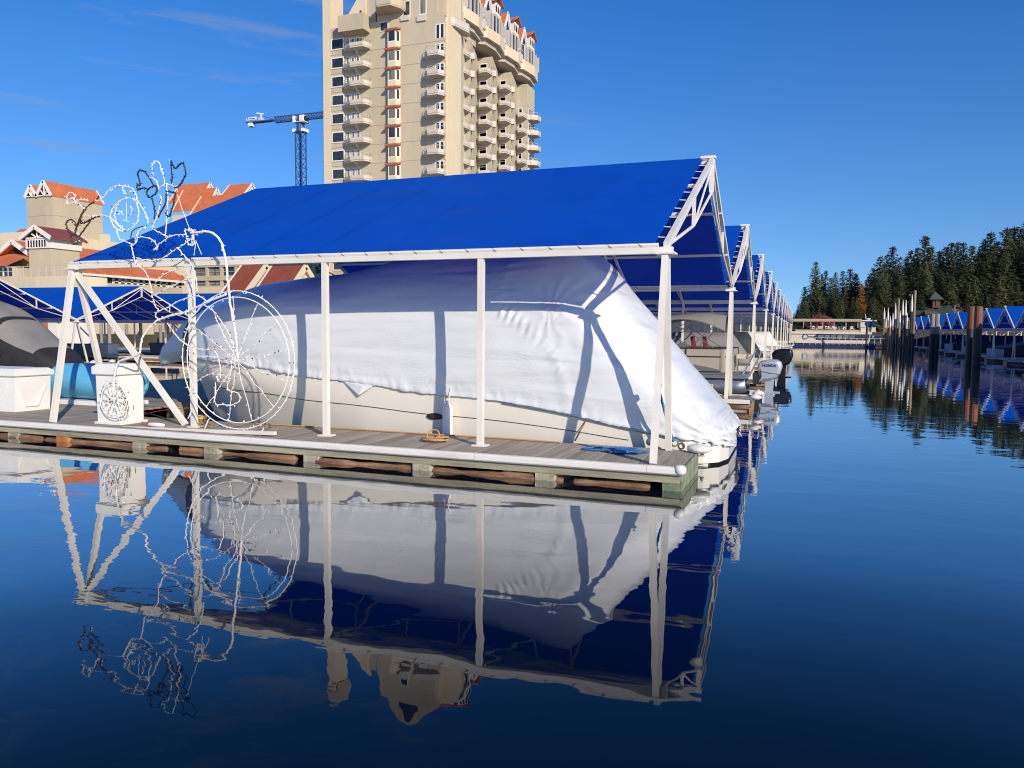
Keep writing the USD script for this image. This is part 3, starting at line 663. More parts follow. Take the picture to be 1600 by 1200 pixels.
# loose flap of wrap and hanging fender
f0 = hull_side(-7.35, 1.04, 0.03)
Bt.part("wrap_flap", MB().add([f0 + [0, 0, .03], f0 + [.62, -.01, .0], f0 + [.33, -.05, -.19], f0 + [.40, -.06, -.03]], [[0, 2, 3], [3, 2, 1], [0, 3, 1], [0, 1, 2]]), "shrink_wrap")
Fd = Thing("boat_fender", "white cylindrical fender hanging between the wrapped hull and the dock", "fender", (-5.33, 11.27, 0.5))
Fd.part("body", MB().lathe([(0, -0.30), (0.05, -0.29), (0.085, -0.24), (0.085, 0.20), (0.05, 0.27), (0.025, 0.29), (0.025, 0.33), (0, 0.33)], (-5.33, 11.26, 0.50), 18), "white_gel", smooth=True)
for dx in (-0.02, 0.025):
    Fd.part("line", MB().tube([[-5.33 + dx, 11.25, 0.80], [-5.36 + dx * 2, 11.27, 0.92], [-5.34 + dx * 2, 11.30, 1.05]], 0.007, 5), "light_cord_white")

# ------------------------------------------------------------------ ropes, hoses, cords on the dock
def coil(c, r0, turns, rr, n=200, seed=1):
    r_ = np.random.RandomState(seed); a = np.linspace(0, 2 * math.pi * turns, n)
    ph = r_.uniform(0, 6, 4)
    rad = r0 * (1 + 0.10 * np.sin(a * 0.37 + ph[0]) + 0.05 * np.sin(a * 1.3 + ph[1]))
    return np.c_[c[0] + 1.15 * rad * np.cos(a) + 0.02 * np.sin(a * .21 + ph[2]), c[1] + 0.75 * rad * np.sin(a), c[2] + rr + rr * 1.6 * np.clip(a / (2 * math.pi) * 0.75, 0, 9) * (0.75 + 0.25 * np.sin(a + ph[3]))]
hc = onz(679, 690, 0.285)
Hs = Thing("garden_hose", "tan hose coiled on the dock beside the white fender", "hose", hc)
Hs.part("coil", MB().tube(coil(hc, 0.16, 5.3, 0.012), 0.0125, 6), "rope_tan", smooth=True)
Hs.part("coil", MB().tube(np.array([[hc[0] + 0.10 * math.cos(a) - .02, hc[1] - 0.01 + .05 * math.sin(a), hc[2] + 0.09 + 0.085 * math.sin(a)] for a in np.linspace(0, 6.28, 40)]), 0.0125, 6, closed=True), "rope_tan", smooth=True)
Hs.part("run", MB().tube(spline([[hc[0] - 3.8, 11.07, .297], [hc[0] - 2, 11.1, .297], [hc[0] - .6, 11.08, .297], [hc[0] + .1, 11.09, .297], [hc[0] + .9, 11.1, .297], [hc[0] + 1.8, 11.05, .297]], 8), 0.012, 6), "rope_tan", smooth=True)
bc = onz(975, 708, 0.285)
Rp = Thing("blue_rope", "tangled blue mooring rope on the dock by the double corner posts", "rope", bc)
r_ = np.random.RandomState(4)
pts = [bc + [-.45, .12, .012], bc + [-.3, .02, .012]]
for i in range(26):
    pts.append(bc + np.array([0.19 * math.cos(i * 2.1) + .08 * r_.randn(), 0.10 * math.sin(i * 1.7) + .03 * r_.randn(), 0.015 + 0.03 * r_.rand()]))
Rp.part("pile", MB().tube(spline(pts, 7), 0.014, 6), "rope_blue", smooth=True)
Rp.part("tail", MB().tube(spline([bc + [.05, .1, .02], bc + [.1, .32, .02], bc + [-.35, .3, .015], bc + [-.62, .12, .015], bc + [-.5, .02, .015], bc + [-.2, .06, .015]], 8), 0.013, 6), "rope_blue", smooth=True)
e1 = ony(1052, 690, 11.2); e0 = ony(1028, 602, 11.0)
Ml = Thing("mooring_line", "blue mooring line running down between the double corner posts", "rope", e1)
Ml.part("strand", MB().tube(spline([e0, (e0 + e1) / 2 + [0, 0, -.02], e1], 8), 0.02, 6), "rope_blue", smooth=True)
Ml.part("knot", MB().tube(np.array([e0 + [0.04 * math.cos(a), .05 * math.sin(a * 1.3), .04 * math.sin(a)] for a in np.linspace(0, 12, 40)]), 0.016, 5), "rope_blue", smooth=True)
Ml.part("shackle", MB().lathe([(0.035, -0.012), (0.06, -0.012), (0.06, 0.012), (0.035, 0.012), (0.035, -0.012)], e1 + [0.02, 0, -0.02], axis="y"), "steel")
a0 = onz(898, 689, 0.3); a1 = hull_side(-3.05, 0.60, 0.03)
single("tan_strap", MB().beam(a0, a1, 0.05, 0.012), "rope_tan", "tan strap slanting from the dock edge up to the boat's rub rail", "strap")
cl = onz(1037, 722, 0.285)
# power cords
q = [onz(*p, 0.292) for p in ((210, 640), (240, 648), (262, 655), (285, 662), (310, 661))]
single("extension_cord", MB().tube(spline([ony(209, 634, 10.25)] + q + [onz(330, 666, .292), onz(318, 656, .3), onz(305, 662, .3), onz(318, 667, .292)], 8), 0.008, 6), "cord_yellow", "yellow extension cord running from the locker to the post foot", "cord", smooth=True)
q = [onz(*p, 0.292) for p in ((300, 637), (262, 640), (235, 645), (222, 650), (224, 662), (236, 668))]
single("extension_cord", MB().tube(spline(q, 8), 0.008, 6), "cord_red", "red extension cord lying on the deck right of the upright locker", "cord", smooth=True)
single("cord_connector", MB().lathe([(0, -0.17), (0.03, -0.16), (0.04, -0.05), (0.04, 0.07), (0.03, 0.16), (0, 0.17)], onz(245, 664, 0.32), 12, axis="x"), "white_gel", "white plug housing joining the red and yellow cords", "plug", smooth=True)
pb = onz(312, 655, 0.285)
Rg = Thing("cord_bundle", "heap of yellow and tan cords at the foot of the white post", "cord", pb)
Rg.part("loops", MB().tube(coil(pb, 0.10, 4, 0.01, seed=5), 0.009, 5), "cord_yellow", smooth=True)
Rg.part("loops", MB().tube(coil(pb + np.array([-.12, .12, 0]), 0.12, 3, 0.012, seed=6), 0.011, 5), "rope_tan", smooth=True)
# ------------------------------------------------------------------ lockers, foam roll, covered boat on the left
def locker(name, label, loc, w, d, h, look="white_gel", group=None, lid=0.10, ribs=True):
    T = Thing(name, label, "dock box", loc, group)
    x, y, z = loc
    b = MB()
    b.hull([[x + sx * w / 2 * k, y + sy * d / 2 * k, z + zz] for sx in (-1, 1) for sy in (-1, 1) for k, zz in ((0.965, 0.0), (1.0, h - lid))])
    T.part("body", b, look)
    o = 0.045
    T.part("lid", MB().hull([[x + sx * (w / 2 + o - e), y + sy * (d / 2 + o - e), z + zz] for sx in (-1, 1) for sy in (-1, 1) for e, zz in ((0.008, h - lid - .015), (0, h - lid), (0, h - 0.025), (0.07, h + 0.03))]), look)
    if ribs:
        for face, c, half in (("x", x + w / 2, d / 2), ("y", y - d / 2, w / 2)):
            for q in ((-.45, .75, -.22, .14), (-.22, .14, .12, .14), (.12, .14, .38, .75)):
                a = [q[0] * 2 * half, (h - lid) * q[1]]; e = [q[2] * 2 * half, (h - lid) * q[3]]
                if face == "x": p0, p1 = [c - .008, y + a[0], z + a[1]], [c - .008, y + e[0], z + e[1]]
                else: p0, p1 = [x + a[0], c + .008, z + a[1]], [x + e[0], c + .008, z + e[1]]
                T.part("rib", MB().beam(p0, p1, 0.022, 0.022), look)
    if ribs: T.part("latch", MB().box([x - .05, y - d / 2 - .05, z + h - lid - .07], [x + .05, y - d / 2 - .012, z + h - lid + .05]), "rail_steel")
    return T
locker("dock_box", "wide white dock box with moulded ribs at the left edge of the picture", (-15.2, 11.08, 0.282), 1.55, 0.78, 0.82)
LB = (-11.30, 10.33, 0.282)
lk = locker("dock_box", "upright white locker behind the small wire wheel", LB, 0.50, 0.56, 1.02, ribs=False, lid=0.14)
lk.part("outlet", MB().rbox([LB[0] + 0.25, LB[1] - 0.18, LB[2] + .24], [LB[0] + 0.285, LB[1] - 0.08, LB[2] + .40], 0.006), "rail_steel")
lk.part("plinth", MB().box([LB[0] - .29, LB[1] - .30, LB[2] - .004], [LB[0] + .31, LB[1] + .30, LB[2] + .035]), "white_gel")
for i, (px, py, w, look, t) in enumerate([(162, 555, 1.5, "white_gel", "white dock box on the far dock, seen between the tripod legs"), (118, 556, 2.0, "grey_box", "dark blue-grey dock box left of the far white dock box"),
                                          (257, 553, 1.6, "grey_box", "dark blue-grey dock box just left of the wrapped boat's bow"), (20, 553, 2.2, "white_gel", "pale dock box far back above the black boat canvas")]):
    c = onz(px, py, 0.285)
    locker("dock_box", t, (c[0], c[1], 0.285), w, 0.7, 0.66, look=look, ribs=False)
# rolled foam mat on a white pallet
R0, R1 = np.array([-15.4, 12.6, 0.78]), np.array([-13.25, 12.45, 0.78])
Ro = Thing("foam_roll", "rolled pale blue foam swim mat lying on a white base behind the dock boxes", "foam mat", (R0 + R1) / 2)
d = (R1 - R0) / np.linalg.norm(R1 - R0); s = np.cross(d, [0, 0, 1.0])
m = MB(); P = []
for t in np.linspace(0, 1, 16):
    row = []
    for a in np.linspace(0, 2 * math.pi, 41):
        rr = 0.40 * (1 + 0.02 * math.sin(3 * a + 5 * t)) * (0.985 if t in (0, 1) else 1)
        row.append(R0 + (R1 - R0) * t + rr * (math.cos(a) * s + math.sin(a) * np.array([0, 0, 1.0]) * 0.97))
    P.append(row)
m.grid(np.array(P), flip=True); Ro.part("mat", m, "blue_foam", smooth=True)
for e, q in ((0, R0), (1, R1)):
    sp = [q + (0.05 + 0.33 * a / (6 * math.pi)) * (math.cos(a) * s + math.sin(a) * np.array([0, 0, 1.0])) for a in np.linspace(0, 6 * math.pi, 90)]
    Ro.part("rolled_end", MB().tube(sp, 0.022, 6), "blue_foam")
Ro.part("base", MB().rbox(R0 + [0.1, -.42, -.495], R1 + [-.1, .5, -.40], 0.01), "white_gel")
# grey canvas covered boat
Gc = Thing("covered_boat", "covered boat with grey canvas top and black skirt at the left edge", "boat", (-25, 17, 0))
st = np.array([-31.5, -28.5, -25.5, -23.4, -22.6, -21.9, -21.2, -20.6, -20.2]); tz = np.array([2.3, 2.95, 2.95, 2.62, 2.2, 1.72, 1.35, 1.02, .8]); hb = np.array([.5, 1.15, 1.2, 1.15, 1.1, 1.0, .85, .55, .1])
from scipy.interpolate import PchipInterpolator
def cover_strip(f0, f1, x0, x1, n=40):
    X = np.linspace(x0, x1, n); zt = PchipInterpolator(st, tz)(X); b = PchipInterpolator(st, hb)(X); P = []
    for x, z, w in zip(X, zt, b):
        row = []
        for u in np.linspace(f0, f1, 24):
            a = u * math.pi
            y = -w * np.sign(math.cos(a)) * abs(math.cos(a)) ** 0.6; zz = .75 + (z - .75) * abs(math.sin(a)) ** 0.75
            row.append([x, 17 + y, zz])
        P.append(row)
    return np.array(P)
Gc.part("canvas_top", MB().grid(cover_strip(0.20, 0.80, -31.5, -21.05), flip=True), "grey_canvas", smooth=True)
Gc.part("canvas_bow", MB().grid(cover_strip(0, 1, -21.15, -20.2) + np.array([0, 0, 0.012]), flip=True), "black_canvas", smooth=True)
for f0, f1 in ((0, .21), (.79, 1)): Gc.part("canvas_skirt", MB().grid(cover_strip(f0, f1, -31.5, -21.0) + np.array([0, -.015, 0.012]), flip=True), "black_canvas", smooth=True)
for x in (-24.2, -22.6):
    c = cover_strip(0.05, 0.95, x - .07, x + .07, 2) + np.array([0, -.012, .02]); c[:, :, 0] += .55 * np.linspace(1, -1, 24)[None, :] ** 2 * np.sign(np.linspace(1, -1, 24))[None, :]
    Gc.part("canvas_stripe", MB().grid(c, flip=True), "black_canvas", smooth=True)
m = MB(); X = np.linspace(-31.5, -20.2, 30); b = PchipInterpolator(st, hb)(X)
m.grid(np.array([[[x, 17 - w * 1.02, .85], [x, 17 - w * .92, .4], [x, 17 - w * .6, -.1], [x, 17, -.3], [x, 17 + w * .6, -.1], [x, 17 + w * .92, .4], [x, 17 + w * 1.02, .85]] for x, w in zip(X, b)]))
Gc.part("hull", m, "dark_rubber", smooth=True)

# ------------------------------------------------------------------ the figure of lights on the dock
YS = 9.95
Lt = Thing("light_sculpture", "wire outline figure of an antlered rider on a high-wheel bicycle, strung with bulbs", "light sculpture", (-9.4, YS, 0.3))
bulbs = {"bulb_white": MB(), "bulb_red": MB(), "bulb_green": MB(), "bulb_dark": MB()}
r_ = np.random.RandomState(12)
def S3(pts): return np.array([ony(px, py, YS) for px, py in pts])
def add_bulbs(P, mix, step=0.066):
    d = np.r_[0, np.cumsum(np.linalg.norm(np.diff(P, axis=0), axis=1))]
    if d[-1] < 0.05: return
    for t in np.arange(0.02, d[-1], step):
        c = np.array([np.interp(t + r_.uniform(-.02, .02), d, P[:, k]) for k in range(3)])
        u = r_.randn(3) * [1, .6, 1]; u /= np.linalg.norm(u); c = c + u * 0.012
        bulbs[mix[r_.randint(len(mix))]].cyl(c, c + u * r_.uniform(.020, .032), 0.0105, 5, 0.004)
WM, RM, DM = ["bulb_white"] * 8 + ["bulb_red", "bulb_dark"], ["bulb_white"] * 2 + ["bulb_red"] * 3, ["bulb_dark"] * 5 + ["bulb_white"]
GM = ["bulb_white"] * 6 + ["bulb_green"] * 2
def stroke(name, pts, look="light_cord_white", r=0.0098, mix=WM, n=6, closed=False, smooth=True, step=0.066, wob=0.006):
    P = S3(pts)
    if smooth: P = spline(P, n)
    P = P + np.c_[r_.randn(len(P)) * wob, r_.randn(len(P)) * wob, r_.randn(len(P)) * wob] * 0.7
    Lt.part(name, MB().tube(P, r, 6, closed=closed), look, smooth=True)
    if mix: add_bulbs(P, mix, step)
def wheel(c, r, rin, ns, tag, rr=0.0095):
    c = np.array(c)
    circ = lambda R, dy=0: np.array([c + [R * math.cos(a), dy, R * math.sin(a)] for a in np.linspace(0, 2 * math.pi, 72, endpoint=False)])
    for R in (r, rin):
        Lt.part("wheel_rim", MB().tube(circ(R), rr, 6, closed=True), "light_cord_white", smooth=True)
        add_bulbs(circ(R), ["bulb_white"] * 8 + ["bulb_dark"], 0.075 if R == r else 0.3)
    for k in range(ns):
        a = 2 * math.pi * (k + 0.35) / ns
        P = np.array([c + [q * math.cos(a), r_.uniform(-.012, .012), q * math.sin(a)] for q in np.linspace(0.02, rin, 9)])
        P[1:-1] += r_.randn(7, 3) * 0.006
        Lt.part("spoke", MB().tube(P, 0.0055, 5), "light_cord_white"); add_bulbs(P, WM, 0.085 if tag else 0.05)
    Lt.part("hub", MB().cyl(c - [0, .04, 0], c + [0, .04, 0], 0.03, 10), "light_cord_white")
HB = ony(370, 563, YS); HS = ony(178, 623, YS)
wheel(HB, 1.10, 1.00, 13, True)
wheel(HS, 0.33, 0.285, 13, False, 0.008)
Lt.part("base_bar", MB().beam(ony(150, 667, YS), ony(430, 677, YS), 0.07, 0.055), "white_steel")
for px, py in ((326, 655), (412, 668), (300, 640)):
    Lt.part("base_stay", MB().tube([ony(px, py, YS), ony(px - 6, py + 14, YS)], 0.010, 5), "light_cord_white")
stroke("frame_tube", [(178, 622), (178, 597), (184, 567), (200, 560), (217, 552), (222, 530), (229, 517), (240, 505), (252, 498), (270, 492), (287, 489), (320, 474), (354, 459)], r=0.0185, mix=GM, step=0.05)
stroke("fork_tube", [(371, 560), (369, 530), (365, 505), (359, 470), (355, 430), (351, 398), (345, 378), (335, 366), (322, 362), (309, 363), (298, 364)], r=0.020, mix=GM, step=0.05)
stroke("body_outline", [(205, 382), (208, 398), (213, 412), (228, 426), (236, 448), (238, 460), (243, 478), (250, 486)], mix=RM)
stroke("body_outline", [(213, 403), (230, 407), (252, 405), (272, 391), (290, 380), (298, 373)], mix=RM)
stroke("body_outline", [(277, 387), (290, 402), (300, 415), (305, 430), (309, 455)])
stroke("arm_outline", [(240, 390), (250, 380), (262, 372), (275, 367), (290, 366)])
stroke("arm_outline", [(210, 372), (222, 370), (236, 374), (246, 385), (240, 391)])
stroke("hand_outline", [(289, 360), (300, 359), (303, 381), (295, 381), (289, 360)])
stroke("hand_outline", [(296, 361), (305, 360), (306, 366), (301, 368), (300, 380)])
stroke("leg_outline", [(240, 462), (262, 450), (280, 441), (300, 433)])
stroke("leg_outline", [(242, 441), (258, 428), (275, 421), (300, 415)])
stroke("leg_outline", [(250, 502), (243, 493), (247, 487), (262, 480), (285, 468), (310, 463), (322, 470)])
stroke("leg_outline", [(262, 505), (280, 530), (300, 542), (318, 547), (335, 545), (345, 541)], mix=RM)
stroke("leg_outline", [(335, 546), (342, 562), (345, 590)], mix=RM)
stroke("leg_outline", [(320, 477), (337, 490), (352, 512), (362, 532), (365, 541), (362, 570), (358, 597)], mix=RM)
stroke("foot_outline", [(340, 587), (360, 587), (360, 597), (340, 595), (340, 587)], smooth=False)
stroke("foot_outline", [(337, 598), (336, 630), (347, 632), (362, 633), (375, 625), (371, 614), (356, 609), (358, 590)])
stroke("muzzle_ring", [(200, 309), (190, 313), (182, 325), (180, 340), (186, 353), (197, 360), (208, 355), (216, 340), (215, 322), (208, 311), (200, 309)])
stroke("muzzle_ring", [(193, 311), (182, 318), (174, 330), (173, 343), (181, 357), (192, 362)], r=0.011)
stroke("head_outline", [(147, 315), (160, 310), (172, 295), (187, 290), (205, 294), (213, 304), (214, 312), (222, 324), (230, 340), (231, 350)])
stroke("head_outline", [(228, 353), (216, 362), (212, 380), (200, 379), (186, 372), (182, 356)])
stroke("head_outline", [(132, 335), (145, 340), (157, 336), (172, 340), (183, 350), (196, 361)])
stroke("head_outline", [(192, 291), (194, 303), (207, 299)], r=0.009)
stroke("head_outline", [(198, 316), (197, 345)], r=0.006, mix=None)
stroke("face_mark", [(185, 335), (188, 330), (192, 337)], r=0.008); stroke("face_mark", [(203, 322), (207, 328), (203, 338)], r=0.008, mix=RM); stroke("face_mark", [(193, 344), (202, 347)], r=0.008, mix=DM)
B_, G_ = "light_cord_brown", "light_cord_green"
for q in ([(155, 308), (147, 315), (138, 322), (128, 334), (122, 347), (118, 357)], [(158, 337), (146, 341), (136, 346), (126, 349)], [(141, 345), (132, 358), (124, 369)], [(132, 326), (124, 345), (117, 362)], [(128, 345), (118, 352)],
          [(103, 348), (106, 359), (113, 366), (119, 360), (117, 347), (109, 343), (103, 348)], [(110, 369), (112, 379), (119, 381), (123, 373), (117, 366), (110, 369)]):
    stroke("antler", q, B_, r=0.0135, mix=DM)
stroke("ear_curl", [(104, 310), (106, 303), (112, 301), (117, 306), (116, 314), (125, 320), (133, 329)]); stroke("ear_curl", [(117, 309), (108, 312), (104, 316), (108, 320), (115, 316), (128, 312), (138, 314)], r=0.01)
for q in ([(214.5, 289), (219, 290), (217, 280), (215, 272), (218, 267), (224, 267), (230, 273), (236, 282), (240, 289), (244, 293)], [(214.5, 289), (215.5, 297), (223, 293.5), (231, 295)],
          [(233, 294), (241, 290), (246, 294), (244, 301), (238, 306), (232, 308), (229, 302), (233, 294)], [(237.5, 309), (240, 320), (242, 330), (241, 343)],
          [(268, 290), (268.5, 280), (268, 265), (267, 251), (271, 259), (274, 263), (280, 257), (286, 255), (289, 262), (290, 271), (288, 278), (283, 287), (276, 293), (268, 290)],
          [(274, 302), (272, 314), (268, 330), (264, 338), (258, 333)], [(260, 303), (259, 315), (254, 327), (247, 339)], [(259, 298), (268, 300), (275, 302)]):
    stroke("antler", q, G_, r=0.013, mix=["bulb_dark", "bulb_dark", "bulb_green"])
for q, mx in (([(240, 274), (238, 265), (238, 258), (242, 252), (248, 254), (251, 262), (254, 270), (256.5, 283), (257, 289)], WM), ([(234, 277), (242, 280), (246, 286), (248, 296)], WM),
              ([(249, 304), (252, 312), (250, 322), (246, 336), (242, 346), (239, 352), (240, 358), (252, 365), (262, 370)], RM), ([(260.5, 287), (262, 310), (261, 340), (259.5, 358), (258, 366)], RM), ([(250, 293), (260, 288), (272, 292), (276, 297)], WM)):
    stroke("antler", q, r=0.0105, mix=mx)
stroke("loose_wire", [(204, 378), (206, 364), (214, 356), (230, 352)], "dark_rubber", r=0.008, mix=None)
stroke("loose_wire", [(321, 478), (302, 495), (293, 513), (289, 532), (288, 560)], "dark_rubber", r=0.007, mix=None)
stroke("guy_wire", [(277, 304), (284, 325), (297, 360)], r=0.006, mix=None, smooth=False, wob=0); stroke("guy_wire", [(306, 376), (315, 398)], r=0.006, mix=None, smooth=False, wob=0); stroke("guy_wire", [(306, 378), (303, 399)], r=0.006, mix=None, smooth=False, wob=0)
for k, m in bulbs.items(): Lt.part("bulb_string", m, k, kind="stuff")

# ------------------------------------------------------------------ pontoon boat and outboards in the second bay
Pn = Thing("pontoon_boat", "tan pontoon boat with grey folding canopy moored in the second bay", "boat", (-5, 26.4, 0))
px0, px1, py0, py1 = -9.3, -2.05, 25.3, 27.6
for y in (py0 + 0.3, py1 - 0.3): Pn.part("pontoon", MB().tube([[px0 - .3, y, .26], [px0, y, .2], [px1 + .1, y, .2], [px1 + .4, y, .26]], .3, 14, taper=[.05, .29, .29, .22]), "aluminium", smooth=True)
Pn.part("deck", MB().box([px0, py0, .48], [px1 + .45, py1, .60]), "aluminium")
Pn.part("deck_trim", MB().box([px0, py0 - .02, .60], [px1 + .2, py0 + .0, .66]), "pontoon_grey")
for y, nm in ((py0, "near"), (py1, "far")):
    xs_ = np.linspace(px0, px1, 6)
    for a, b in zip(xs_[:-1], xs_[1:]):
        Pn.part("fence_panel", MB().box([a + .02, y - .015, .70], [b - .02, y + .015, 1.40]), "pontoon_tan")
    for z in (.68, 1.16, 1.42): Pn.part("fence_rail", MB().box([px0, y - .03, z - .018], [px1, y + .03, z + .018]), "dark_rubber")
    for x in xs_: Pn.part("fence_post", MB().box([x - .022, y - .032, .62], [x + .022, y + .032, 1.42]), "dark_rubber")
sw = np.array([[px0 + 3.2 + 3.9 * t, py0 - .022, 1.10 - .40 * t ** 2.2] for t in np.linspace(0, 1, 20)]); lo = sw - np.array([0, 0, 1]) * np.linspace(.07, .17, 20)[:, None]; lo[:, 2] = np.maximum(lo[:, 2], .69); sw[:, 2] = np.maximum(sw[:, 2], lo[:, 2] + .01)
Pn.part("side_stripe", MB().grid(np.stack([sw, lo], 1)), "pontoon_grey")
c_ = np.array([px1 - .28, py0 + .25]);
Pn.part("corner_panel", MB().lathe([(0, .66), (.29, .66), (.29, 1.40), (0, 1.40)], (c_[0], c_[1], 0), 20), "pontoon_tan", smooth=40)
Pn.part("stern_panel", MB().box([px1 - .03, py0 + .3, .66], [px1, py1, 1.40]), "pontoon_tan")
P = []
for u in np.linspace(0, 1, 24):
    x = -5.45 + 3.15 * u; row = []
    for v in np.linspace(0, 1, 16):
        a = v * math.pi; edge = 0.40 * (0.15 + 0.85 * abs(2 * u - 1) ** 1.6)
        y = (py0 + py1) / 2 - 1.12 * math.cos(a) ; z = 2.42 - .05 * abs(2 * u - 1.0) ** 2 - .06 * math.sin(6 * u) - (edge) * max(0, abs(math.cos(a)) - .72) / .28 + .10 * math.sin(a)
        row.append([x, y, z])
    P.append(row)
P = np.array(P); Pn.part("canopy_canvas", MB().grid(P).grid(P - [0, 0, .02], flip=True), "grey_canvas", smooth=True)
for x0, x1 in ((-5.2, -3.6), (-3.9, -2.6), (-3.6, -4.6), (-2.6, -3.4), (-5.3, -5.1)):
    for y in (py0 + .05, py1 - .05): Pn.part("canopy_bow", MB().tube([[x0, y, 2.2], [x1, y, 1.42]], .014, 5), "aluminium")
for x, y, l in ((-4.3, 26.0, "seat_cream"), (-3.2, 26.9, "maroon"), (-2.7, 26.0, "maroon"), (-6.0, 26.5, "seat_cream"), (-5.2, 27.2, "seat_cream")):
    Pn.part("seat", MB().rbox([x - .25, y - .25, .62], [x + .25, y + .25, 1.12], .05).hull([[x - .27, y - .25, 1.1], [x - .27, y + .25, 1.1], [x - .12, y - .25, 1.1], [x - .12, y + .25, 1.1], [x - .36, y - .2, 1.78], [x - .36, y + .2, 1.78], [x - .27, y - .2, 1.8], [x - .27, y + .2, 1.8]]), l)
Pn.part("console", MB().hull([[-4.0, 25.5, .62], [-3.5, 25.5, .62], [-4.0, 26.0, .62], [-3.5, 26.0, .62], [-3.9, 25.5, 1.5], [-3.6, 25.5, 1.62], [-3.9, 26.0, 1.5], [-3.6, 26.0, 1.62]]), "pontoon_grey")
Pn.part("stern_seat", MB().hull([[-1.95 + .03 * a, 25.8 + b, 1.1 + c] for a in (0, 14) for b in (0, .8) for c in (0, .14)]), "seat_cream")
for y in (25.6, 25.95): Pn.part("ladder_rail", MB().tube(spline([[-1.75, y, .6], [-1.45, y, 1.2], [-1.35, y, 1.42], [-1.22, y, 1.3], [-1.55, y, .55]], 6), .018, 6), "aluminium", smooth=True)
for t in (.3, .55, .8): Pn.part("ladder_rung", MB().tube([[-1.75 + .35 * t, 25.6, .6 + .75 * t], [-1.75 + .35 * t, 25.95, .6 + .75 * t]], .014, 5), "aluminium")
def outboard(name, label, x, y, look, word=None, s=1.0):
    T = Thing(name, label, "outboard motor", (x, y, 0))
    prof = [(.0, .30), (.05, .45), (.02, .62), (-.02, .88), (.10, 1.02), (.34, 1.08), (.60, 1.07), (.72, 1.0), (.76, .85), (.70, .62), (.60, .48), (.46, .42), (.30, .38), (.16, .36)]
    m = MB(); pp = np.array(prof); c = pp.mean(0)
    secs = []
    for t, k in ((-.21, .72), (-.20, .86), (-.15, .97), (-.07, 1.0), (.07, 1.0), (.15, .97), (.20, .86), (.21, .72)):
        q = c + (pp - c) * k; secs.append([[x + a * s, y + t * s, z * s] for a, z in q] + [[x + q[0][0] * s, y + t * s, q[0][1] * s]])
    Sx = np.array(secs); m.grid(Sx); m.add(Sx[0][:-1], [[0, i, i + 1] for i in range(1, len(pp) - 1)]); m.add(Sx[-1][:-1], [[0, i + 1, i] for i in range(1, len(pp) - 1)])
    T.part("cowling", m, look, smooth=50)
    T.part("midsection", MB().hull([[x + a * s, y + b * s, z * s] for b in (-.09, .09) for a, z in ((.22, .5), (.52, .5), (.26, -.3), (.46, -.3))]), look)
    T.part("cavitation_plate", MB().hull([[x + a * s, y + b * s, z * s] for b in (-.12, .12) for a, z in ((.15, .0), (.7, .0), (.15, .03), (.7, .03))]), look)
    T.part("bracket", MB().box([x - .15 * s, y - .16 * s, .25 * s], [x + .12 * s, y + .16 * s, .62 * s]), "dark_rubber")
    T.part("cowl_seam", MB().tube([[x + .03 * s, y - .214 * s, .70 * s], [x + .4 * s, y - .224 * s, .63 * s], [x + .72 * s, y - .20 * s, .60 * s]], .008 * s, 5), "dark_rubber")
    if word:
        t = meshkit.text_mesh(word, .085 * s, .004, bold=True); v = np.c_[t.vertices[:, 0] * 1.0, -t.vertices[:, 2], t.vertices[:, 1]]
        T.part("lettering", MB().add(v + np.array([x + .14 * s, y - .2225 * s, .84 * s]), t.faces), "dark_rubber")
    return T
outboard("outboard_motor", "large silver outboard motor with black lettering behind the pontoon boat", -1.32, 26.4, "outboard_silver", "HONDA", 1.0)
outboard("outboard_motor", "glossy black outboard motor just beyond the silver one", -1.20, 35.5, "outboard_black", None, 1.15)

# simple covered or open boats further back
def small_boat(name, label, x_stern, x_bow, y, beam, top, cover, hull="white_gel", group=None, peak=0.45):
    T = Thing(name, label, "boat", ((x_stern + x_bow) / 2, y, 0), group)
    u = np.linspace(0, 1, 26); X = x_stern + (x_bow - x_stern) * u
    w = beam / 2 * np.minimum(1, 1.6 * (1 - u) ** 0.85) * (0.9 + .1 * np.minimum(1, u * 5)); sh = 0.55 + .35 * u ** 2
    P = [[[x, y - b, s], [x, y - b * .93, s * .55], [x, y - b * .72, .02], [x, y, -.25 + .5 * q ** 3], [x, y + b * .72, .02], [x, y + b * .93, s * .55], [x, y + b, s]] for x, b, s, q in zip(X, w, sh, u)]
    m = MB(); P = np.array(P); m.grid(P); m.add(P[0], [[0, k, k + 1] for k in range(1, 6)]); T.part("hull", m, hull, smooth=40)
    T.part("rub_rail", MB().tube(P[:, 0] + [0, -.01, 0], .03, 5), "dark_rubber")
    hgt = (top - sh) * np.clip(np.minimum(u / .12, 1) * (1 - np.clip((u - peak) / (1 - peak), 0, 1) ** 1.5), 0, 1)
    C = [[[x, y - b * 1.02 * math.cos(a * math.pi), s - .06 + (h + .08) * abs(math.sin(a * math.pi)) ** .6] for a in np.linspace(0, 1, 15)] for x, b, s, h in zip(X, w, sh, hgt)]
    T.part("cover", MB().grid(np.array(C), flip=(x_bow > x_stern)), cover, smooth=True)
    return T
small_boat("moored_boat", "small boat under a pale blue cover beside the grey piles", 20.5, 13.0, 66.8, 2.3, 1.55, "boat_cover_blue")
small_boat("moored_boat", "dark covered boat right of the brown steel piles", 20.5, 13.6, 53.1, 2.4, 1.9, "boat_cover_dark", "dark_rubber")
small_boat("moored_boat", "dark covered boat at the right edge of the picture", 20.5, 14.0, 47.6, 2.4, 1.8, "boat_cover_dark", "dark_rubber")
small_boat("moored_boat", "white boat far along the channel dock, near the tall wood piles", 20.0, 13.2, 86.5, 2.2, 1.2, "white_gel")
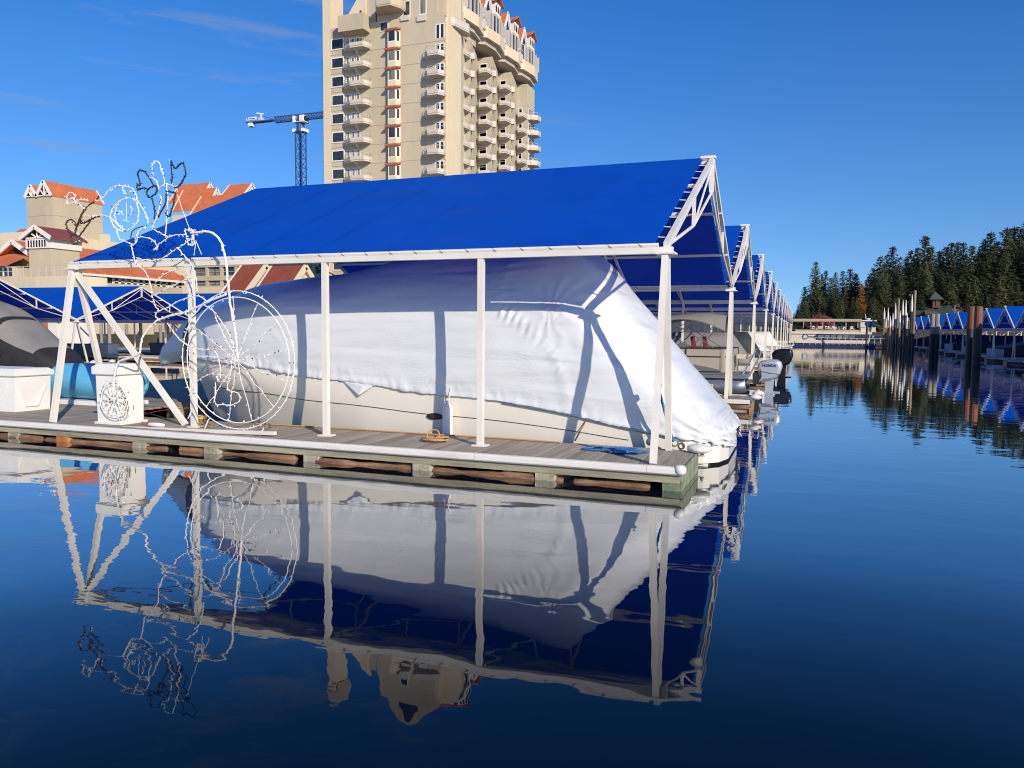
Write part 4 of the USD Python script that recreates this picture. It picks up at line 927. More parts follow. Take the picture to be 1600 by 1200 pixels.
small_boat("moored_boat", "grey covered boat in the channel slip behind the grey piles", 20.0, 13.2, 77.5, 2.2, 1.3, "grey_canvas")
for i, (y, c, h, t) in enumerate([(36.0, "grey_canvas", "white_gel", "grey covered runabout in the bay behind the pontoon boat"), (46.5, "boat_cover_dark", "white_gel", "dark covered runabout two bays behind the pontoon boat"), (57.5, "white_gel", "white_gel", "white runabout three bays behind the pontoon boat"), (78, "white_gel", "hull_cream", "cream runabout far back under the fairway canopies")]):
    small_boat("runabout", t, -2.0, -10.0, y, 2.4, 1.9 if i != 2 else 1.2, c, h)

bt_ = small_boat("slip_boat", "dark covered boat in the slip left of the brown steel piles", 20.5, 13.2, 64.4 - 5.45 * .0 - 2.0, 2.3, 1.7, "boat_cover_dark", "dark_rubber", group="covered boats in the slips across the channel")
for i in range(1, 11):
    bt_.copy((bt_.loc[0] + .4 * math.sin(i * 2.1), bt_.loc[1] + 5.45 * i, 0), "dark covered boat in the slips across the channel, %s back from the brown steel piles" % ORD[i])
# ------------------------------------------------------------------ the resort tower
YB = 101.45
def lx(px, y=YB, py=150): return ony(px, py, y)[0]
T = Thing("hotel_tower", "tall beige stucco hotel tower with stacked balconies and orange tiled gables", "building", (-58, 118, 1))
PITCH_F = 2.72; ZF = [44.06 - PITCH_F * k for k in range(15)]
xA, xC = -68.75, -48.7
bays = [(112.3, -52.1, -49.4), (120.3, -51.6, -49.0), (128.5, -51.2, -48.8), (135.5, -50.3, -48.3)]
def foot(shr=0.0):
    pts = [(xA, YB), (xC, YB)]
    for y, xi, xo in bays: pts += [(xi, y), (xo, y)]
    pts += [(-48.3, 139.5), (xA, 139.5)]
    return pts
def panel_band(z0, z1, name="wall_panel", look="stucco"):
    T.part(name, MB().prism(foot(), "z", z0, z1), look)
# storey-high wall panels with recessed joints between them
zt = 46.45
T.part("core", MB().prism([(x + (0.05 if x < -60 else -0.05), y + (0.05 if y < 105 else -0.02)) for x, y in foot()], "z", 0.8, zt - .1), "stucco_grey")
edges = [zt] + [z - 1.55 for z in ZF]
for a, b in zip(edges[:-1], edges[1:]):
    panel_band(b + 0.05, a)
panel_band(1.0, edges[-1], look="stucco")
def window(x0, x1, z0, z1, y=YB, look="window_glass", fr=0.14, mull=0, face="y", d=0.05):
    m = MB()
    def B(a0, a1, b0, b1, t0, t1):
        if face == "y": m.box([a0, y - t1, b0], [a1, y - t0, b1])
        else: m.box([y + t0, a0, b0], [y + t1, a1, b1])
    B(x0, x1, z1 - fr, z1, -.1, d); B(x0, x1, z0, z0 + fr, -.1, d + .04); B(x0, x0 + fr, z0 + fr, z1 - fr, -.1, d); B(x1 - fr, x1, z0 + fr, z1 - fr, -.1, d)
    for k in range(mull):
        c = x0 + (x1 - x0) * (k + 1) / (mull + 1); B(c - fr * .35, c + fr * .35, z0 + fr, z1 - fr, -.1, d - .01)
    f = T.part("window", m, "trim_white")
    m2 = MB()
    if face == "y": m2.box([x0 + fr, y - .02, z0 + fr], [x1 - fr, y - .008, z1 - fr])
    else: m2.box([y + .008, x0 + fr, z0 + fr], [y + .02, x1 - fr, z1 - fr])
    T.part("pane", m2, look, parent=f)
def balcony(cx, cy, z, w, d, ang, skew=0.0, look="balcony_white", brace=False, par=0.62):
    """Half-hexagonal balcony; ang turns its outward direction from -y."""
    c, s = math.cos(ang), math.sin(ang)
    def R(px, py): return (cx + px * c - py * s, cy + px * s + py * c)
    o = [(-w / 2, 0.0), (-w / 2, -d * .35), (-w * .22 + skew, -d), (w * .30 + skew, -d), (w / 2, -d * .45), (w / 2, 0.0)]
    m = MB().prism([R(*p) for p in o], "z", z - .22, z)
    for a, b in zip(o[:-1], o[1:]):
        a3, b3 = np.array([*R(*a), z + par / 2 - .01]), np.array([*R(*b), z + par / 2 - .01])
        if np.linalg.norm(a3 - b3) > .1: m.beam(a3, b3, 0.12, par)
    p = T.part("balcony", m, look)
    if brace: T.part("bracket", MB().hull([[*R(-.1 + q, 0), z - .22] for q in (0, .2)] + [[*R(-.1 + q, -d * .8), z - .22] for q in (0, .2)] + [[*R(-.1 + q, 0), z - .85] for q in (0, .2)]), look, parent=p)
    rail = [np.array([*R(*q), z + 1.02]) for q in o]
    r = MB().tube(rail, .035, 5)
    for q in o[1:-1]: r.beam([*R(*q), z + par - .02], [*R(*q), z + 1.02], .04)
    T.part("railing", r, "rail_steel", parent=p)
for k, z in enumerate(ZF):
    window(lx(518), lx(538), z - .82, z + .86, fr=.17)
    # angled door wall of the left balcony stack
    for j in range(3):
        a = lx(541 + 8 * j); window(a, a + .62, z - 1.1, z + .75, look="curtain_glass", fr=.13)
    balcony(lx(560), YB, z - 1.12, lx(580) - lx(541), 1.5, 0.0, skew=.45, brace=True, par=.5)
    # bay windows with tiled hoods
    bx0, bx1 = lx(606.5), lx(625.5)
    b = MB().hull([[bx0 + e * .35, YB - .75 * e, zz] for e in (0, 1) for zz in (z - 1.75, z - 1.0)] + [[bx1 - e * .35, YB - .75 * e, zz] for e in (0, 1) for zz in (z - 1.75, z - 1.0)])
    bp = T.part("bay_window", b, "stucco_warm")
    T.part("bay_frame", MB().hull([[bx0 + e * .35, YB - .72 * e, zz] for e in (0, 1) for zz in (z - 1.0, z + .62)] + [[bx1 - e * .35, YB - .72 * e, zz] for e in (0, 1) for zz in (z - 1.0, z + .62)]), "trim_white", parent=bp)
    T.part("pane", MB().box([bx0 + .5, YB - .74, z - .85], [bx1 - .5, YB - .70, z + .5]), "curtain_glass" if k % 5 else "window_glass", parent=bp)
    q0, q1 = np.array([bx1 - .33, YB - .70]), np.array([bx1 - .02, YB - .05])
    T.part("pane", MB().hull([[*(q0 + (q1 - q0) * t + np.array([.02 * o, -.005])), zz] for t in (.2, .8) for o in (0, 1) for zz in (z - .85, z + .5)]), "window_glass", parent=bp)
    hd = MB()
    for t in range(7):
        xx = bx0 - .12 + (bx1 - bx0 + .24) * (t + .5) / 7
        hd.cyl([xx, YB - .02, z + .98], [xx, YB - .98, z + .70], .17, 7)
    T.part("tile_hood", hd, "tile_orange", parent=bp)
    # corner balconies: half on the front
    T.part("corner_door", MB().box([lx(682), YB - .02, z - 1.1], [lx(686), YB + .1, z + .75]).box([lx(689), YB - .02, z - 1.1], [lx(693), YB + .1, z + .75]), "window_glass")
    T.part("corner_frame", MB().box([lx(680), YB - .012, z - 1.15], [lx(694.6), YB + .1, z + .88]), "trim_white")
    if k > 0: balcony(lx(681.5), YB, z - .98, 3.1, 1.6, 0.0, skew=0.1, par=.5)
# sawtooth bays on the long side
for i, (y, xi, xo) in enumerate(bays):
    for k in range(0, 15):
        z = ZF[k] + .9 - .25 * i
        if k == 0 and i == 3: continue
        balcony((xi + xo) / 2 + .1, y, z - 1.1, (xo - xi) * .95, 2.1, 0.0, skew=.3, par=.5)
        window(xi + .35, xo - .9, z - 1.08, z + .8, y=y, look="curtain_glass", fr=.12)
        T.part("side_balcony", MB().hull([[xo - .02, y + .15, z - 1.3], [xo + .5, y + .5, z - 1.3], [xo - .02, y + 1.4, z - 1.3], [xo - .02, y + .15, z - .4], [xo + .5, y + .5, z - .4], [xo - .02, y + 1.4, z - .4]]), "balcony_white")
for k in range(1, 15):
    z = ZF[k] + .2
    balcony(-48.3, 137.6, z - 1.1, 3.2, 1.6, math.pi / 2)
    window(136.4, 138.6, z - 1.05, z + .9, y=-48.3, face="x", look="window_glass", fr=.12, mull=2)
# tall slab at the left edge and the sloping gable wall
T.part("fin_wall", MB().box([xA - .06, YB - .03, 1], [lx(517), YB + 3.5, 58.6]), "stucco_warm")
T.part("fin_cap", MB().box([xA - .2, YB - .4, 55.2], [lx(518.5), YB + 3.7, 58.2]), "stucco_grey")
T.part("ledge", MB().box([lx(540), YB - 1.9, 45.0], [lx(579), YB + 1, 47.3]), "stucco")
T.part("gable_wall", MB().prism([(lx(532), zt), (lx(571), zt), (lx(571), 52.2)], "y", YB + .2, YB + 1.2), "stucco_warm")
T.part("vent", MB().box([lx(562), YB + .12, 47.9], [lx(564.5), YB + .25, 48.5]), "dark_void")
T.part("side_wall", MB().box([lx(571.5), YB + .6, zt - .05], [lx(584), YB + 12, 50.5]), "stucco_grey")
# central gabled block above the wall
cx0, cx1 = lx(588), lx(682)
T.part("upper_block", MB().box([cx0, YB + .3, zt - .05], [cx1, YB + 14, 55.2]), "stucco")
cm = (cx0 + cx1) / 2
T.part("upper_gable", MB().prism([(cx0 + 1.0, 55.2), (cx1 - 1.0, 55.2), (cx1 - 1.6, 57.2), (cm, 59.5), (cx0 + 1.6, 57.2)], "y", YB + .25, YB + 13.6), "stucco")
T.part("gable_window", MB().prism([(cm - 1.6, 55.6), (cm + 1.6, 55.6), (cm + 1.6, 57.0), (cm, 58.6), (cm - 1.6, 57.0)], "y", YB + .18, YB + .3), "window_glass")
for s in (-1, 1):
    T.part("gable_roof", MB().hull([[cm, YB + 1.2, 59.6], [cm, YB + 14, 59.6], [cm + s * 3.6, YB + 1.2, 56.6], [cm + s * 3.6, YB + 14, 56.6], [cm, YB + 1.2, 59.85], [cm, YB + 14, 59.85], [cm + s * 3.6, YB + 1.2, 56.85], [cm + s * 3.6, YB + 14, 56.85]]), "roof_orange")
balcony(lx(612), YB + .3, 47.6, lx(632) - lx(592), 2.9, 0.0, par=1.1, look="stucco")
window(lx(594), lx(607), 44.95, 46.3, fr=.1); window(lx(594), lx(607), 47.4, 48.9, y=YB + .3, fr=.1)
window(lx(628), lx(640), 46.75, 48.9, y=YB + .3, fr=.12, mull=0, look="window_glass"); window(lx(654), lx(665), 46.6, 49.2, y=YB + .3, fr=.14, look="curtain_glass")
window(lx(627), lx(640), 50.2, 51.6, y=YB + .3, fr=.12, look="window_glass")
for a, b, z0, z1 in ((627, 641, 49.4, 50.2), (650, 690, 49.6, 50.5), (627, 640, 46.0, 46.7), (652, 666, 45.6, 46.4)):
    T.part("spandrel", MB().box([lx(a), YB - .22, z0], [lx(b), YB + .3, z1]), "balcony_white")
# curved corner terraces and the corner pilaster
for z in (46.6,):
    balcony(xC - .6, YB + 4.2, z - 1.0, 6.2, 1.5, math.pi / 2 - .25, par=.95)
    T.part("terrace_void", MB().box([xC - 2.8, YB + .9, z + .2], [xC - .6, YB + 7, z + 1.7]), "dark_void")
T.part("corner_block", MB().box([xC - 3.0, YB + .4, zt - .05], [xC - .3, YB + 8.2, 49.2]), "stucco")
T.part("pilaster", MB().hull([[xC - 1.4, YB + 1.6, z] for z in (1.2, 55)] + [[xC + .12, YB + 1.6, z] for z in (1.2, 55)] + [[xC + .25, YB + 5.2, z] for z in (1.2, 55)] + [[xC - 2.3, 112.2, z] for z in (1.2, 55)] + [[xC - 1.6, 112.2, z] for z in (1.2, 55)]), "stucco_warm")
def cupola(x0, x1, y0, y1, z0, z1, axis="x", arches=3):
    b = T.part("cupola", MB().box([x0, y0, z0], [x1, y1, z1]), "trim_white")
    for k in range(arches):
        c = y0 + (y1 - y0) * (k + .5) / arches; w = (y1 - y0) / arches * .27
        T.part("opening", MB().prism([(c - w, z0 + .5), (c + w, z0 + .5), (c + w, z1 - .7), (c, z1 - .25), (c - w, z1 - .7)], "x", x1 - .01, x1 + .04), "dark_void", parent=b)
    for k in range(2):
        c = x0 + (x1 - x0) * (k + .5) / 2; w = (x1 - x0) / 2 * .27
        T.part("opening", MB().prism([(c - w, z0 + .5), (c + w, z0 + .5), (c + w, z1 - .7), (c, z1 - .25), (c - w, z1 - .7)], "y", y0 - .04, y0 + .01), "dark_void", parent=b)
    ym = (y0 + y1) / 2; h = (y1 - y0) * .38
    for s in (-1, 1):
        ye = ym + s * ((y1 - y0) / 2 + .45); ze = z1 - .1
        T.part("roof_slope", MB().hull([[x, ym, z1 + h + q] for x in (x0 - .4, x1 + .4) for q in (0, .18)] + [[x, ye, ze + q] for x in (x0 - .4, x1 + .4) for q in (0, .18)]), "roof_orange", parent=b)
cupola(xC - 2.6, xC + .1, 107.3, 110.3, 54.6, 57.6)
# gabled penthouses that overhang each bay
for i, (y, xi, xo) in enumerate(bays):
    y0, y1 = y - 3.6, y + 4.4; zb = 48.6 - .15 * i
    base = [(xi - 3, y0 - .4), (xo - 1.6, y0 - 1.2), (xo + .5, y0 + .2), (xo + 1.1, y + .6), (xo + .4, y1 + .2), (xi - 3, y1 + .2)]
    T.part("overhang", MB().prism(base, "z", zb - .2, zb + 1.5), "stucco_warm")
    T.part("corbel", MB().prism([(xi - 2, y0 + .3), (xo - 2.0, y0 - .3), (xo - .1, y0 + .8), (xo + .35, y + .6), (xo - .1, y1 - .3), (xi - 2, y1 - .3)], "z", zb - 1.0, zb - .21), "stucco_grey")
    T.part("terrace", MB().prism([(xo - 1.7, y0 - 1.6), (xo + .3, y0 - 1.0), (xo + .35, y0 + .2), (xo - 1.7, y0 + .2)], "z", zb + .9, zb + 2.3), "balcony_white")
    T.part("railing", MB().tube([[xo - 1.7, y0 - 1.6, zb + 2.9], [xo + .3, y0 - 1.0, zb + 2.9], [xo + .35, y0 + .2, zb + 2.9]], .05, 5), "trim_white")
    gl = T.part("window_band", MB().prism([(xi - 2.5, y0 + .1), (xo - .8, y0 + .1), (xo + .2, y0 + .8), (xo + .7, y + .6), (xo + .1, y1), (xi - 2.5, y1)], "z", zb + 1.5, zb + 4.2), "window_glass")
    for yy in np.linspace(y0 + .8, y1 - .2, 6):
        T.part("mullion", MB().box([xo + .1, yy - .06, zb + 1.5], [xo + .78, yy + .06, zb + 4.2]), "rail_steel", parent=gl)
    ym, zr = y0 + 2.1, zb + 7.6
    T.part("gable_front", MB().prism([(ym - 2.0, zb + 3.0), (ym + 2.0, zb + 3.0), (ym + 1.7, zb + 4.6), (ym, zr), (ym - 1.7, zb + 4.6)], "x", xo - .9, xo - .2), "trim_white")
    T.part("gable_window", MB().prism([(ym - .8, zb + 3.2), (ym + .8, zb + 3.2), (ym + .8, zb + 4.7), (ym, zb + 6.3), (ym - .8, zb + 4.7)], "x", xo - .2, xo - .12), "window_glass")
    for s in (-1, 1):
        T.part("roof_slope", MB().hull([[x, ym, zr + q] for x in (xo - 7, xo - .1) for q in (-.2, .1)] + [[x, ym + s * 2.3, zb + 3.5 + q] for x in (xo - 7, xo - .1) for q in (-.2, .1)]), "roof_orange")
        T.part("barge_board", MB().beam([xo - .06, ym, zr + .06], [xo - .06, ym + s * 2.3, zb + 3.55], .12, .42), "trim_white")
    T.part("lift_block", MB().box([xi - 2.4, y0 + 4.6, zb + 4.0], [xo + .1, y0 + 7.4, zb + 5.2]), "stucco")
    cupola(xi - 1.9, xo, y0 + 4.7, y0 + 7.3, zb + 5.2, zb + 7.2)
# low plant building at the tower's left foot
Pb = Thing("plant_room", "small grey flat-roofed block with a railing left of the hotel tower", "building", (-72, 104, 1))
Pb.part("wall", MB().box([lx(492), 104, 1], [xA - .02, 110, ony(500, 262, 104)[2]]), "stucco_grey")
Pb.part("parapet", MB().box([lx(491), 103.9, ony(500, 262, 104)[2]], [xA - .02, 110, ony(500, 257, 104)[2]]), "stucco_grey")
zz = ony(500, 254, 104)[2]
Pb.part("railing", MB().tube([[lx(489), 104, zz], [xA - .1, 104, zz + .1]], .06, 5).tube([[lx(489), 104, zz], [xA - .1, 104, zz - .9]], .05, 5), "rail_steel")

# ------------------------------------------------------------------ tower crane
Yc = 190.0
C = Thing("tower_crane", "blue lattice tower crane with a white counter-jib behind the hotel", "crane", (*ony(470, 290, Yc)[:2], 1))
def cz(py, px=470): return ony(px, py, Yc)[2]
mx = ony(470, 240, Yc)[0]; hw = 1.05
zt_, zb_ = cz(205), 1.0
for i, j in ((-1, -1), (1, -1), (1, 1), (-1, 1)):
    C.part("mast_leg", MB().beam([mx + i * hw, Yc + j * hw, zb_], [mx + i * hw, Yc + j * hw, zt_], .26), "crane_blue")
m = MB(); n = 22
for k in range(n):
    z0, z1 = zb_ + (zt_ - zb_) * k / n, zb_ + (zt_ - zb_) * (k + 1) / n
    for i, j in ((-1, -1), (1, -1), (1, 1), (-1, 1)):
        i2, j2 = -j, i
        m.beam([mx + i * hw, Yc + j * hw, z0], [mx + i2 * hw, Yc + j2 * hw, z1], .13); m.beam([mx + i * hw, Yc + j * hw, z1], [mx + i2 * hw, Yc + j2 * hw, z1], .12)
C.part("mast_lattice", m, "crane_blue")
C.part("ladder", MB().beam([mx, Yc, zb_], [mx, Yc, zt_], .45, .12), "crane_blue")
zj = cz(187)
C.part("slewing_ring", MB().cyl([mx, Yc, zt_ - .3], [mx, Yc, zj - .3], 1.15, 14), "crane_blue")
for s in (-1, 1): C.part("climbing_frame", MB().box([mx + s * 1.5 - .45, Yc - 1.3, cz(207)], [mx + s * 1.5 + .45, Yc + 1.3, cz(202)]), "crane_white")
C.part("cab", MB().rbox([mx + .6, Yc - 1.6, cz(192)], [mx + 2.2, Yc + .3, cz(182)], .12), "crane_white")
C.part("cab_glass", MB().box([mx + 2.2, Yc - 1.4, cz(190)], [mx + 2.7, Yc + .1, cz(184)]), "window_glass")
C.part("machinery", MB().rbox([mx - 1.7, Yc - 1.5, cz(192)], [mx - 1.1, Yc + 1.2, cz(182)], .08), "crane_white")
C.part("platform", MB().box([mx - 1.7, Yc - 1.5, cz(192.5)], [mx + 2.3, Yc + 1.4, cz(191.5)]), "crane_white")
xL, xM, xR = ony(387, 185, Yc)[0], ony(428, 185, Yc)[0], ony(620, 188, Yc)[0]
zb2, zt2 = cz(186.5), cz(178.5)
ch = MB(); la = MB(); nn = 46
for y in (Yc - .8, Yc + .8): C.part("jib_chord", MB().beam([xM, y, zb2], [xR, y, zb2], .28), "crane_blue")
C.part("jib_chord", MB().beam([xM, Yc, zt2], [xR, Yc, zt2], .28), "crane_blue")
for k in range(nn):
    a, b = xM + (xR - xM) * k / nn, xM + (xR - xM) * (k + 1) / nn
    for y in (Yc - .8, Yc + .8): la.beam([a, y, zb2], [(a + b) / 2, Yc, zt2], .15); la.beam([(a + b) / 2, Yc, zt2], [b, y, zb2], .15)
C.part("jib_lattice", la, "crane_blue")
C.part("counter_jib", MB().box([xL, Yc - .9, cz(184.5)], [xM + .5, Yc + .9, cz(183)]), "crane_blue")
C.part("counterweight", MB().rbox([xL + .6, Yc - .8, cz(190.5)], [xL + 2.2, Yc + .8, cz(183.5)], .08), "crane_white")
sg = MB().box([xL + .3, Yc - 1.0, cz(181)], [xL + 3.9, Yc - .85, cz(176.5)]); C.part("sign_board", sg, "crane_white")
t = meshkit.text_mesh("R", .62, .05, True); C.part("sign_mark", MB().add(np.c_[t.vertices[:, 0], -t.vertices[:, 2], t.vertices[:, 1]] + np.array([xL + .5, Yc - 1.0, cz(180)]), t.faces), "crane_blue")
C.part("sign_mark", MB().box([xL + 1.3, Yc - 1.05, cz(179.7)], [xL + 3.4, Yc - 1.0, cz(178.4)]), "crane_blue")
C.part("winch", MB().rbox([xL + 4.2, Yc - .8, cz(183)], [xL + 5.6, Yc + .8, cz(177.5)], .1), "rail_steel")
C.part("derrick", MB().beam([xL + 4.6, Yc, cz(182)], [xL + 4.9, Yc, cz(170.5)], .3).beam([xL + 3.2, Yc, cz(169.5)], [xL + 5.6, Yc, cz(171.5)], .35), "crane_white")
C.part("stay", MB().beam([xL + 5.9, Yc, cz(176)], [xM + .6, Yc, cz(183.5)], .16), "crane_blue")

# ------------------------------------------------------------------ low resort buildings on the left
def bld(name, label, loc): return Thing(name, label, "building", loc, "low resort buildings")
def gable(Tn, x0, x1, y0, y1, ze, zr, axis, look, o=.35, th=.22, trim=True, ribs=0, parent=None):
    """Gabled roof of two thick slopes, its ridge along the given axis, with barge boards."""
    if axis == "x":
        ym = (y0 + y1) / 2
        for s, ye in ((-1, y0 - o), (1, y1 + o)):
            p = Tn.part("roof_slope", MB().hull([[x, ym, zr + q] for x in (x0 - o, x1 + o) for q in (0, th)] + [[x, ye, ze - .12 + q] for x in (x0 - o, x1 + o) for q in (0, th)]), look)
            if trim:
                for x in (x0 - o - .06, x1 + o + .06): Tn.part("barge_board", MB().beam([x, ym, zr + th * .4], [x, ye, ze - .12 + th * .4], .12, .5), "trim_white")
            for k in range(ribs):
                x = x0 - o + (x1 - x0 + 2 * o) * (k + .5) / ribs; Tn.part("seam", MB().beam([x, ym, zr + th + .02], [x, ye, ze - .12 + th + .02], .07, .08), look, parent=p)
    else:
        xm = (x0 + x1) / 2
        for s, xe in ((-1, x0 - o), (1, x1 + o)):
            p = Tn.part("roof_slope", MB().hull([[xm, y, zr + q] for y in (y0 - o, y1 + o) for q in (0, th)] + [[xe, y, ze - .12 + q] for y in (y0 - o, y1 + o) for q in (0, th)]), look)
            if trim:
                for y in (y0 - o - .06, y1 + o + .06): Tn.part("barge_board", MB().beam([xm, y, zr + th * .4], [xe, y, ze - .12 + th * .4], .12, .5), "trim_white")
            for k in range(ribs):
                y = y0 - o + (y1 - y0 + 2 * o) * (k + .5) / ribs; Tn.part("seam", MB().beam([xm, y, zr + th + .02], [xe, y, ze - .12 + th + .02], .07, .08), look, parent=p)
def truss(Tn, x0, x1, y, ze, zr, n=1):
    xm = (x0 + x1) / 2
    Tn.part("gable_void", MB().prism([(x0 + .2, ze), (x1 - .2, ze), (xm, zr - .2)], "y", y + .0, y + .1), "dark_void")
    Tn.part("gable_truss", MB().beam([x0, y - .1, ze + .05], [x1, y - .1, ze + .05], .16).beam([xm, y - .1, ze], [xm, y - .1, zr], .16).beam([x0 + (x1 - x0) * .25, y - .1, (ze + zr) / 2], [xm, y - .1, ze], .13).beam([x1 - (x1 - x0) * .25, y - .1, (ze + zr) / 2], [xm, y - .1, ze], .13), "trim_white")
# stair tower with two gables
Yq = 90.0; a, b = ony(42, 330, Yq)[0], ony(82.5, 330, Yq)[0]; ztop = ony(60, 307, Yq)[2]; zpk = ony(72, 284, Yq)[2]
Q = bld("stair_tower", "plain beige stair tower with twin orange gables on the left skyline", (a, Yq, 1))
yb_ = onx(135, 300, b)[1] + 3.0
for k in range(5):
    z0 = 1.0 if k == 4 else ztop - (k + 1) * 3.1 + .06
    Q.part("wall_panel", MB().box([a, Yq, z0], [b, yb_, ztop - k * 3.1]), "stucco")
Q.part("core", MB().box([a + .05, Yq + .05, 1.1], [b - .05, yb_ - .05, ztop - .1]), "stucco_grey")
xm = a + (b - a) * .44
for u0, u1 in ((a, xm), (xm, b)):
    gable(Q, u0 + .15, u1 - .15, Yq, yb_, ztop, zpk if u1 == b else zpk - .5, "y", "roof_orange", o=.22)
    truss(Q, u0 + .2, u1 - .2, Yq - .05, ztop, zpk - .4)
Q.part("side_gable", MB().box([b - .3, Yq + .3, ztop - .02], [b - .1, yb_ - .3, ztop + .3]), "stucco")
Q.part("vent", MB().box([a + 1.9, Yq - .03, ony(55, 333, Yq)[2] - .25], [a + 2.6, Yq + .02, ony(55, 333, Yq)[2] + .25]), "stucco_grey")
# long pavilion with orange roofs, its glazed side facing the marina
XP = -88.0
pL, pR = onx(96, 424, XP), onx(252, 436, XP); ze = pL[2]
Lq = bld("pavilion", "long low pavilion with big orange roofs and a strip of windows facing the marina", (XP, pL[1], 1))
yl, yr = pL[1] - 3, pR[1] + 4
zb0 = onx(130, 439.5, XP)[2]
Lq.part("wall", MB().box([XP - 16, yl, 1], [XP - .3, yr, ze]), "stucco")
Lq.part("sill_wall", MB().box([XP - .3, yl, 1], [XP + .05, yr, zb0]), "stucco")
g0, g1 = onx(127, 430, XP)[1], onx(175, 430, XP)[1]
Lq.part("green_glazing", MB().box([XP - .25, g0, zb0], [XP - .02, g1, ze - .3]), "green_glass")
nw = 12
for k in range(nw):
    y0, y1 = g1 + (yr - g1) * k / nw, g1 + (yr - g1) * (k + 1) / nw
    w = Lq.part("window", MB().box([XP - .25, y0, zb0], [XP + .03, y0 + .35, ze - .3]).box([XP - .25, y0, (zb0 + ze) / 2 - .3], [XP + .03, y1, (zb0 + ze) / 2 - .18]), "trim_white")
    Lq.part("pane", MB().box([XP - .24, y0 + .35, zb0], [XP - .06, y1, ze - .3]), "window_glass", parent=w)
for yy in (yl + .6, g0 - 2.2, g0 - .2): Lq.part("window_post", MB().box([XP - .2, yy - .25, zb0], [XP + .05, yy + .25, ze - .3]), "trim_white")
Lq.part("eave_board", MB().box([XP - .1, yl - .5, ze - .32], [XP + .75, yr, ze - .02]), "trim_white")
zr1 = onx(100, 404, XP - 4)[2]
Lq.part("lower_roof", MB().hull([[XP + .7, y, ze + q] for y in (yl - .6, yr + .3) for q in (0, .2)] + [[XP - 1.9, y, ze + 1.35 + q] for y in (yl - .6, yr + .3) for q in (0, .2)]), "roof_orange")
zU = onx(86, 386, XP - 5)[2]
Lq.part("upper_roof", MB().hull([[XP - 1.4, y, ze + 1.5 + q] for y in (yl + .3, g1 + 1.5) for q in (0, .25)] + [[XP - 5, y, zU + q] for y in (yl + .3, g1 + 4.5) for q in (0, .25)]), "roof_orange")
Lq.part("far_roof", MB().hull([[XP - 5.0, y, zU + q] for y in (yl + .3, g1 + 4.5) for q in (0, .25)] + [[XP - 8.6, y, ze + 1.5 + q] for y in (yl + .3, g1 + 4.5) for q in (0, .25)]), "roof_orange")
Lq.part("roof_end", MB().prism([(XP - 1.6, ze + 1.4), (XP - 5, zU - .15), (XP - 8.4, ze + 1.4)], "y", yl + 1.2, yl + 1.6), "dark_void")
for s in (-1.2, -8.8): Lq.part("barge_board", MB().beam([XP + s, yl + .25, ze + 1.5], [XP - 5, yl + .25, zU + .1], .2, .55), "trim_white")
Lq.part("gable_truss", MB().beam([XP - 3.6, yl + 1.1, ze + 1.4], [XP - 3.6, yl + 1.1, zU - 1.7], .3).beam([XP - 2, yl + 1.1, ze + 1.5], [XP - 3.6, yl + 1.1, (ze + zU) / 2 + .6], .22), "trim_white")
zW = onx(150, 372, XP - 9)[2]
Lq.part("back_wall", MB().box([XP - 26, yl + 6, 1], [XP - 9, yr + 8, onx(160, 376, XP - 9)[2]]), "stucco_warm")
Lq.part("chimney", MB().box([XP - 10.4, onx(171, 370, XP - 9)[1] - .5, zW - 2], [XP - 9.4, onx(171, 370, XP - 9)[1] + .5, onx(171, 366, XP - 9)[2]]), "stucco_warm")
Lq.part("end_wall", MB().box([XP - 6, g1 + 4.5, ze + 1.0], [XP - 2, yr + 3, onx(225, 411, XP - 2)[2]]), "stucco_warm")
# belfry tower in front
Yf = 68.0; a, b = ony(43.5, 400, Yf)[0], ony(80, 400, Yf)[0]
zF = lambda py: ony(62, py, Yf)[2]
Bf = bld("belfry", "small square tower with white louvred belfry and open gable", (a, Yf, 1))
Bf.part("shaft", MB().box([a + .2, Yf, 1], [b - .1, Yf + 4, zF(388)]), "stucco")
bb = Bf.part("belfry_box", MB().box([a - .05, Yf - .2, zF(388)], [b + .1, Yf + 4.2, zF(373)]), "trim_white")
for k in range(7):
    c = a + (b - a) * (k + .75) / 8.5 + .1
    Bf.part("opening", MB().box([c - .11, Yf - .23, zF(386)], [c + .11, Yf - .15, zF(375.5)]), "dark_void", parent=bb)
gable(Bf, a - .1, b + .15, Yf, Yf + 4, zF(373), zF(356), "y", "roof_red", o=.55)
truss(Bf, a, b, Yf - .1, zF(372.5), zF(357))
# left wing with dark red roof and bits of orange roof at the frame edge
Yl = 70.0
zl = lambda py: ony(25, py, Yl)[2]
Wl = bld("side_wing", "beige wing with a dark red sloping roof at the left frame edge", (ony(10, 400, Yl)[0], Yl, 1))
Wl.part("wall", MB().box([ony(8, 420, Yl)[0], Yl, 1], [ony(46, 420, Yl)[0], Yl + 6, zl(402)]), "stucco")
p = Wl.part("roof_slope", MB().hull([[ony(8, 402, Yl)[0], Yl - .3, zl(402)], [ony(48, 402, Yl)[0], Yl - .3, zl(402)], [ony(17, 386, Yl)[0], Yl + 5, zl(384)], [ony(50, 386, Yl)[0], Yl + 5, zl(384)], [ony(8, 402, Yl)[0], Yl, zl(403.5)], [ony(48, 402, Yl)[0], Yl, zl(403.5)]]), "roof_red")
Wl.part("fascia", MB().box([ony(6, 402, Yl)[0], Yl - .45, zl(404.5)], [ony(46, 402, Yl)[0], Yl - .3, zl(402)]), "stucco_warm")
Ol = bld("orange_pavilion", "orange roofed pavilion cut by the left edge of the picture", (ony(0, 400, 65)[0], 65, 1))
za = lambda py: ony(5, py, 66)[2]
x16 = ony(17, 410, 66)[0]
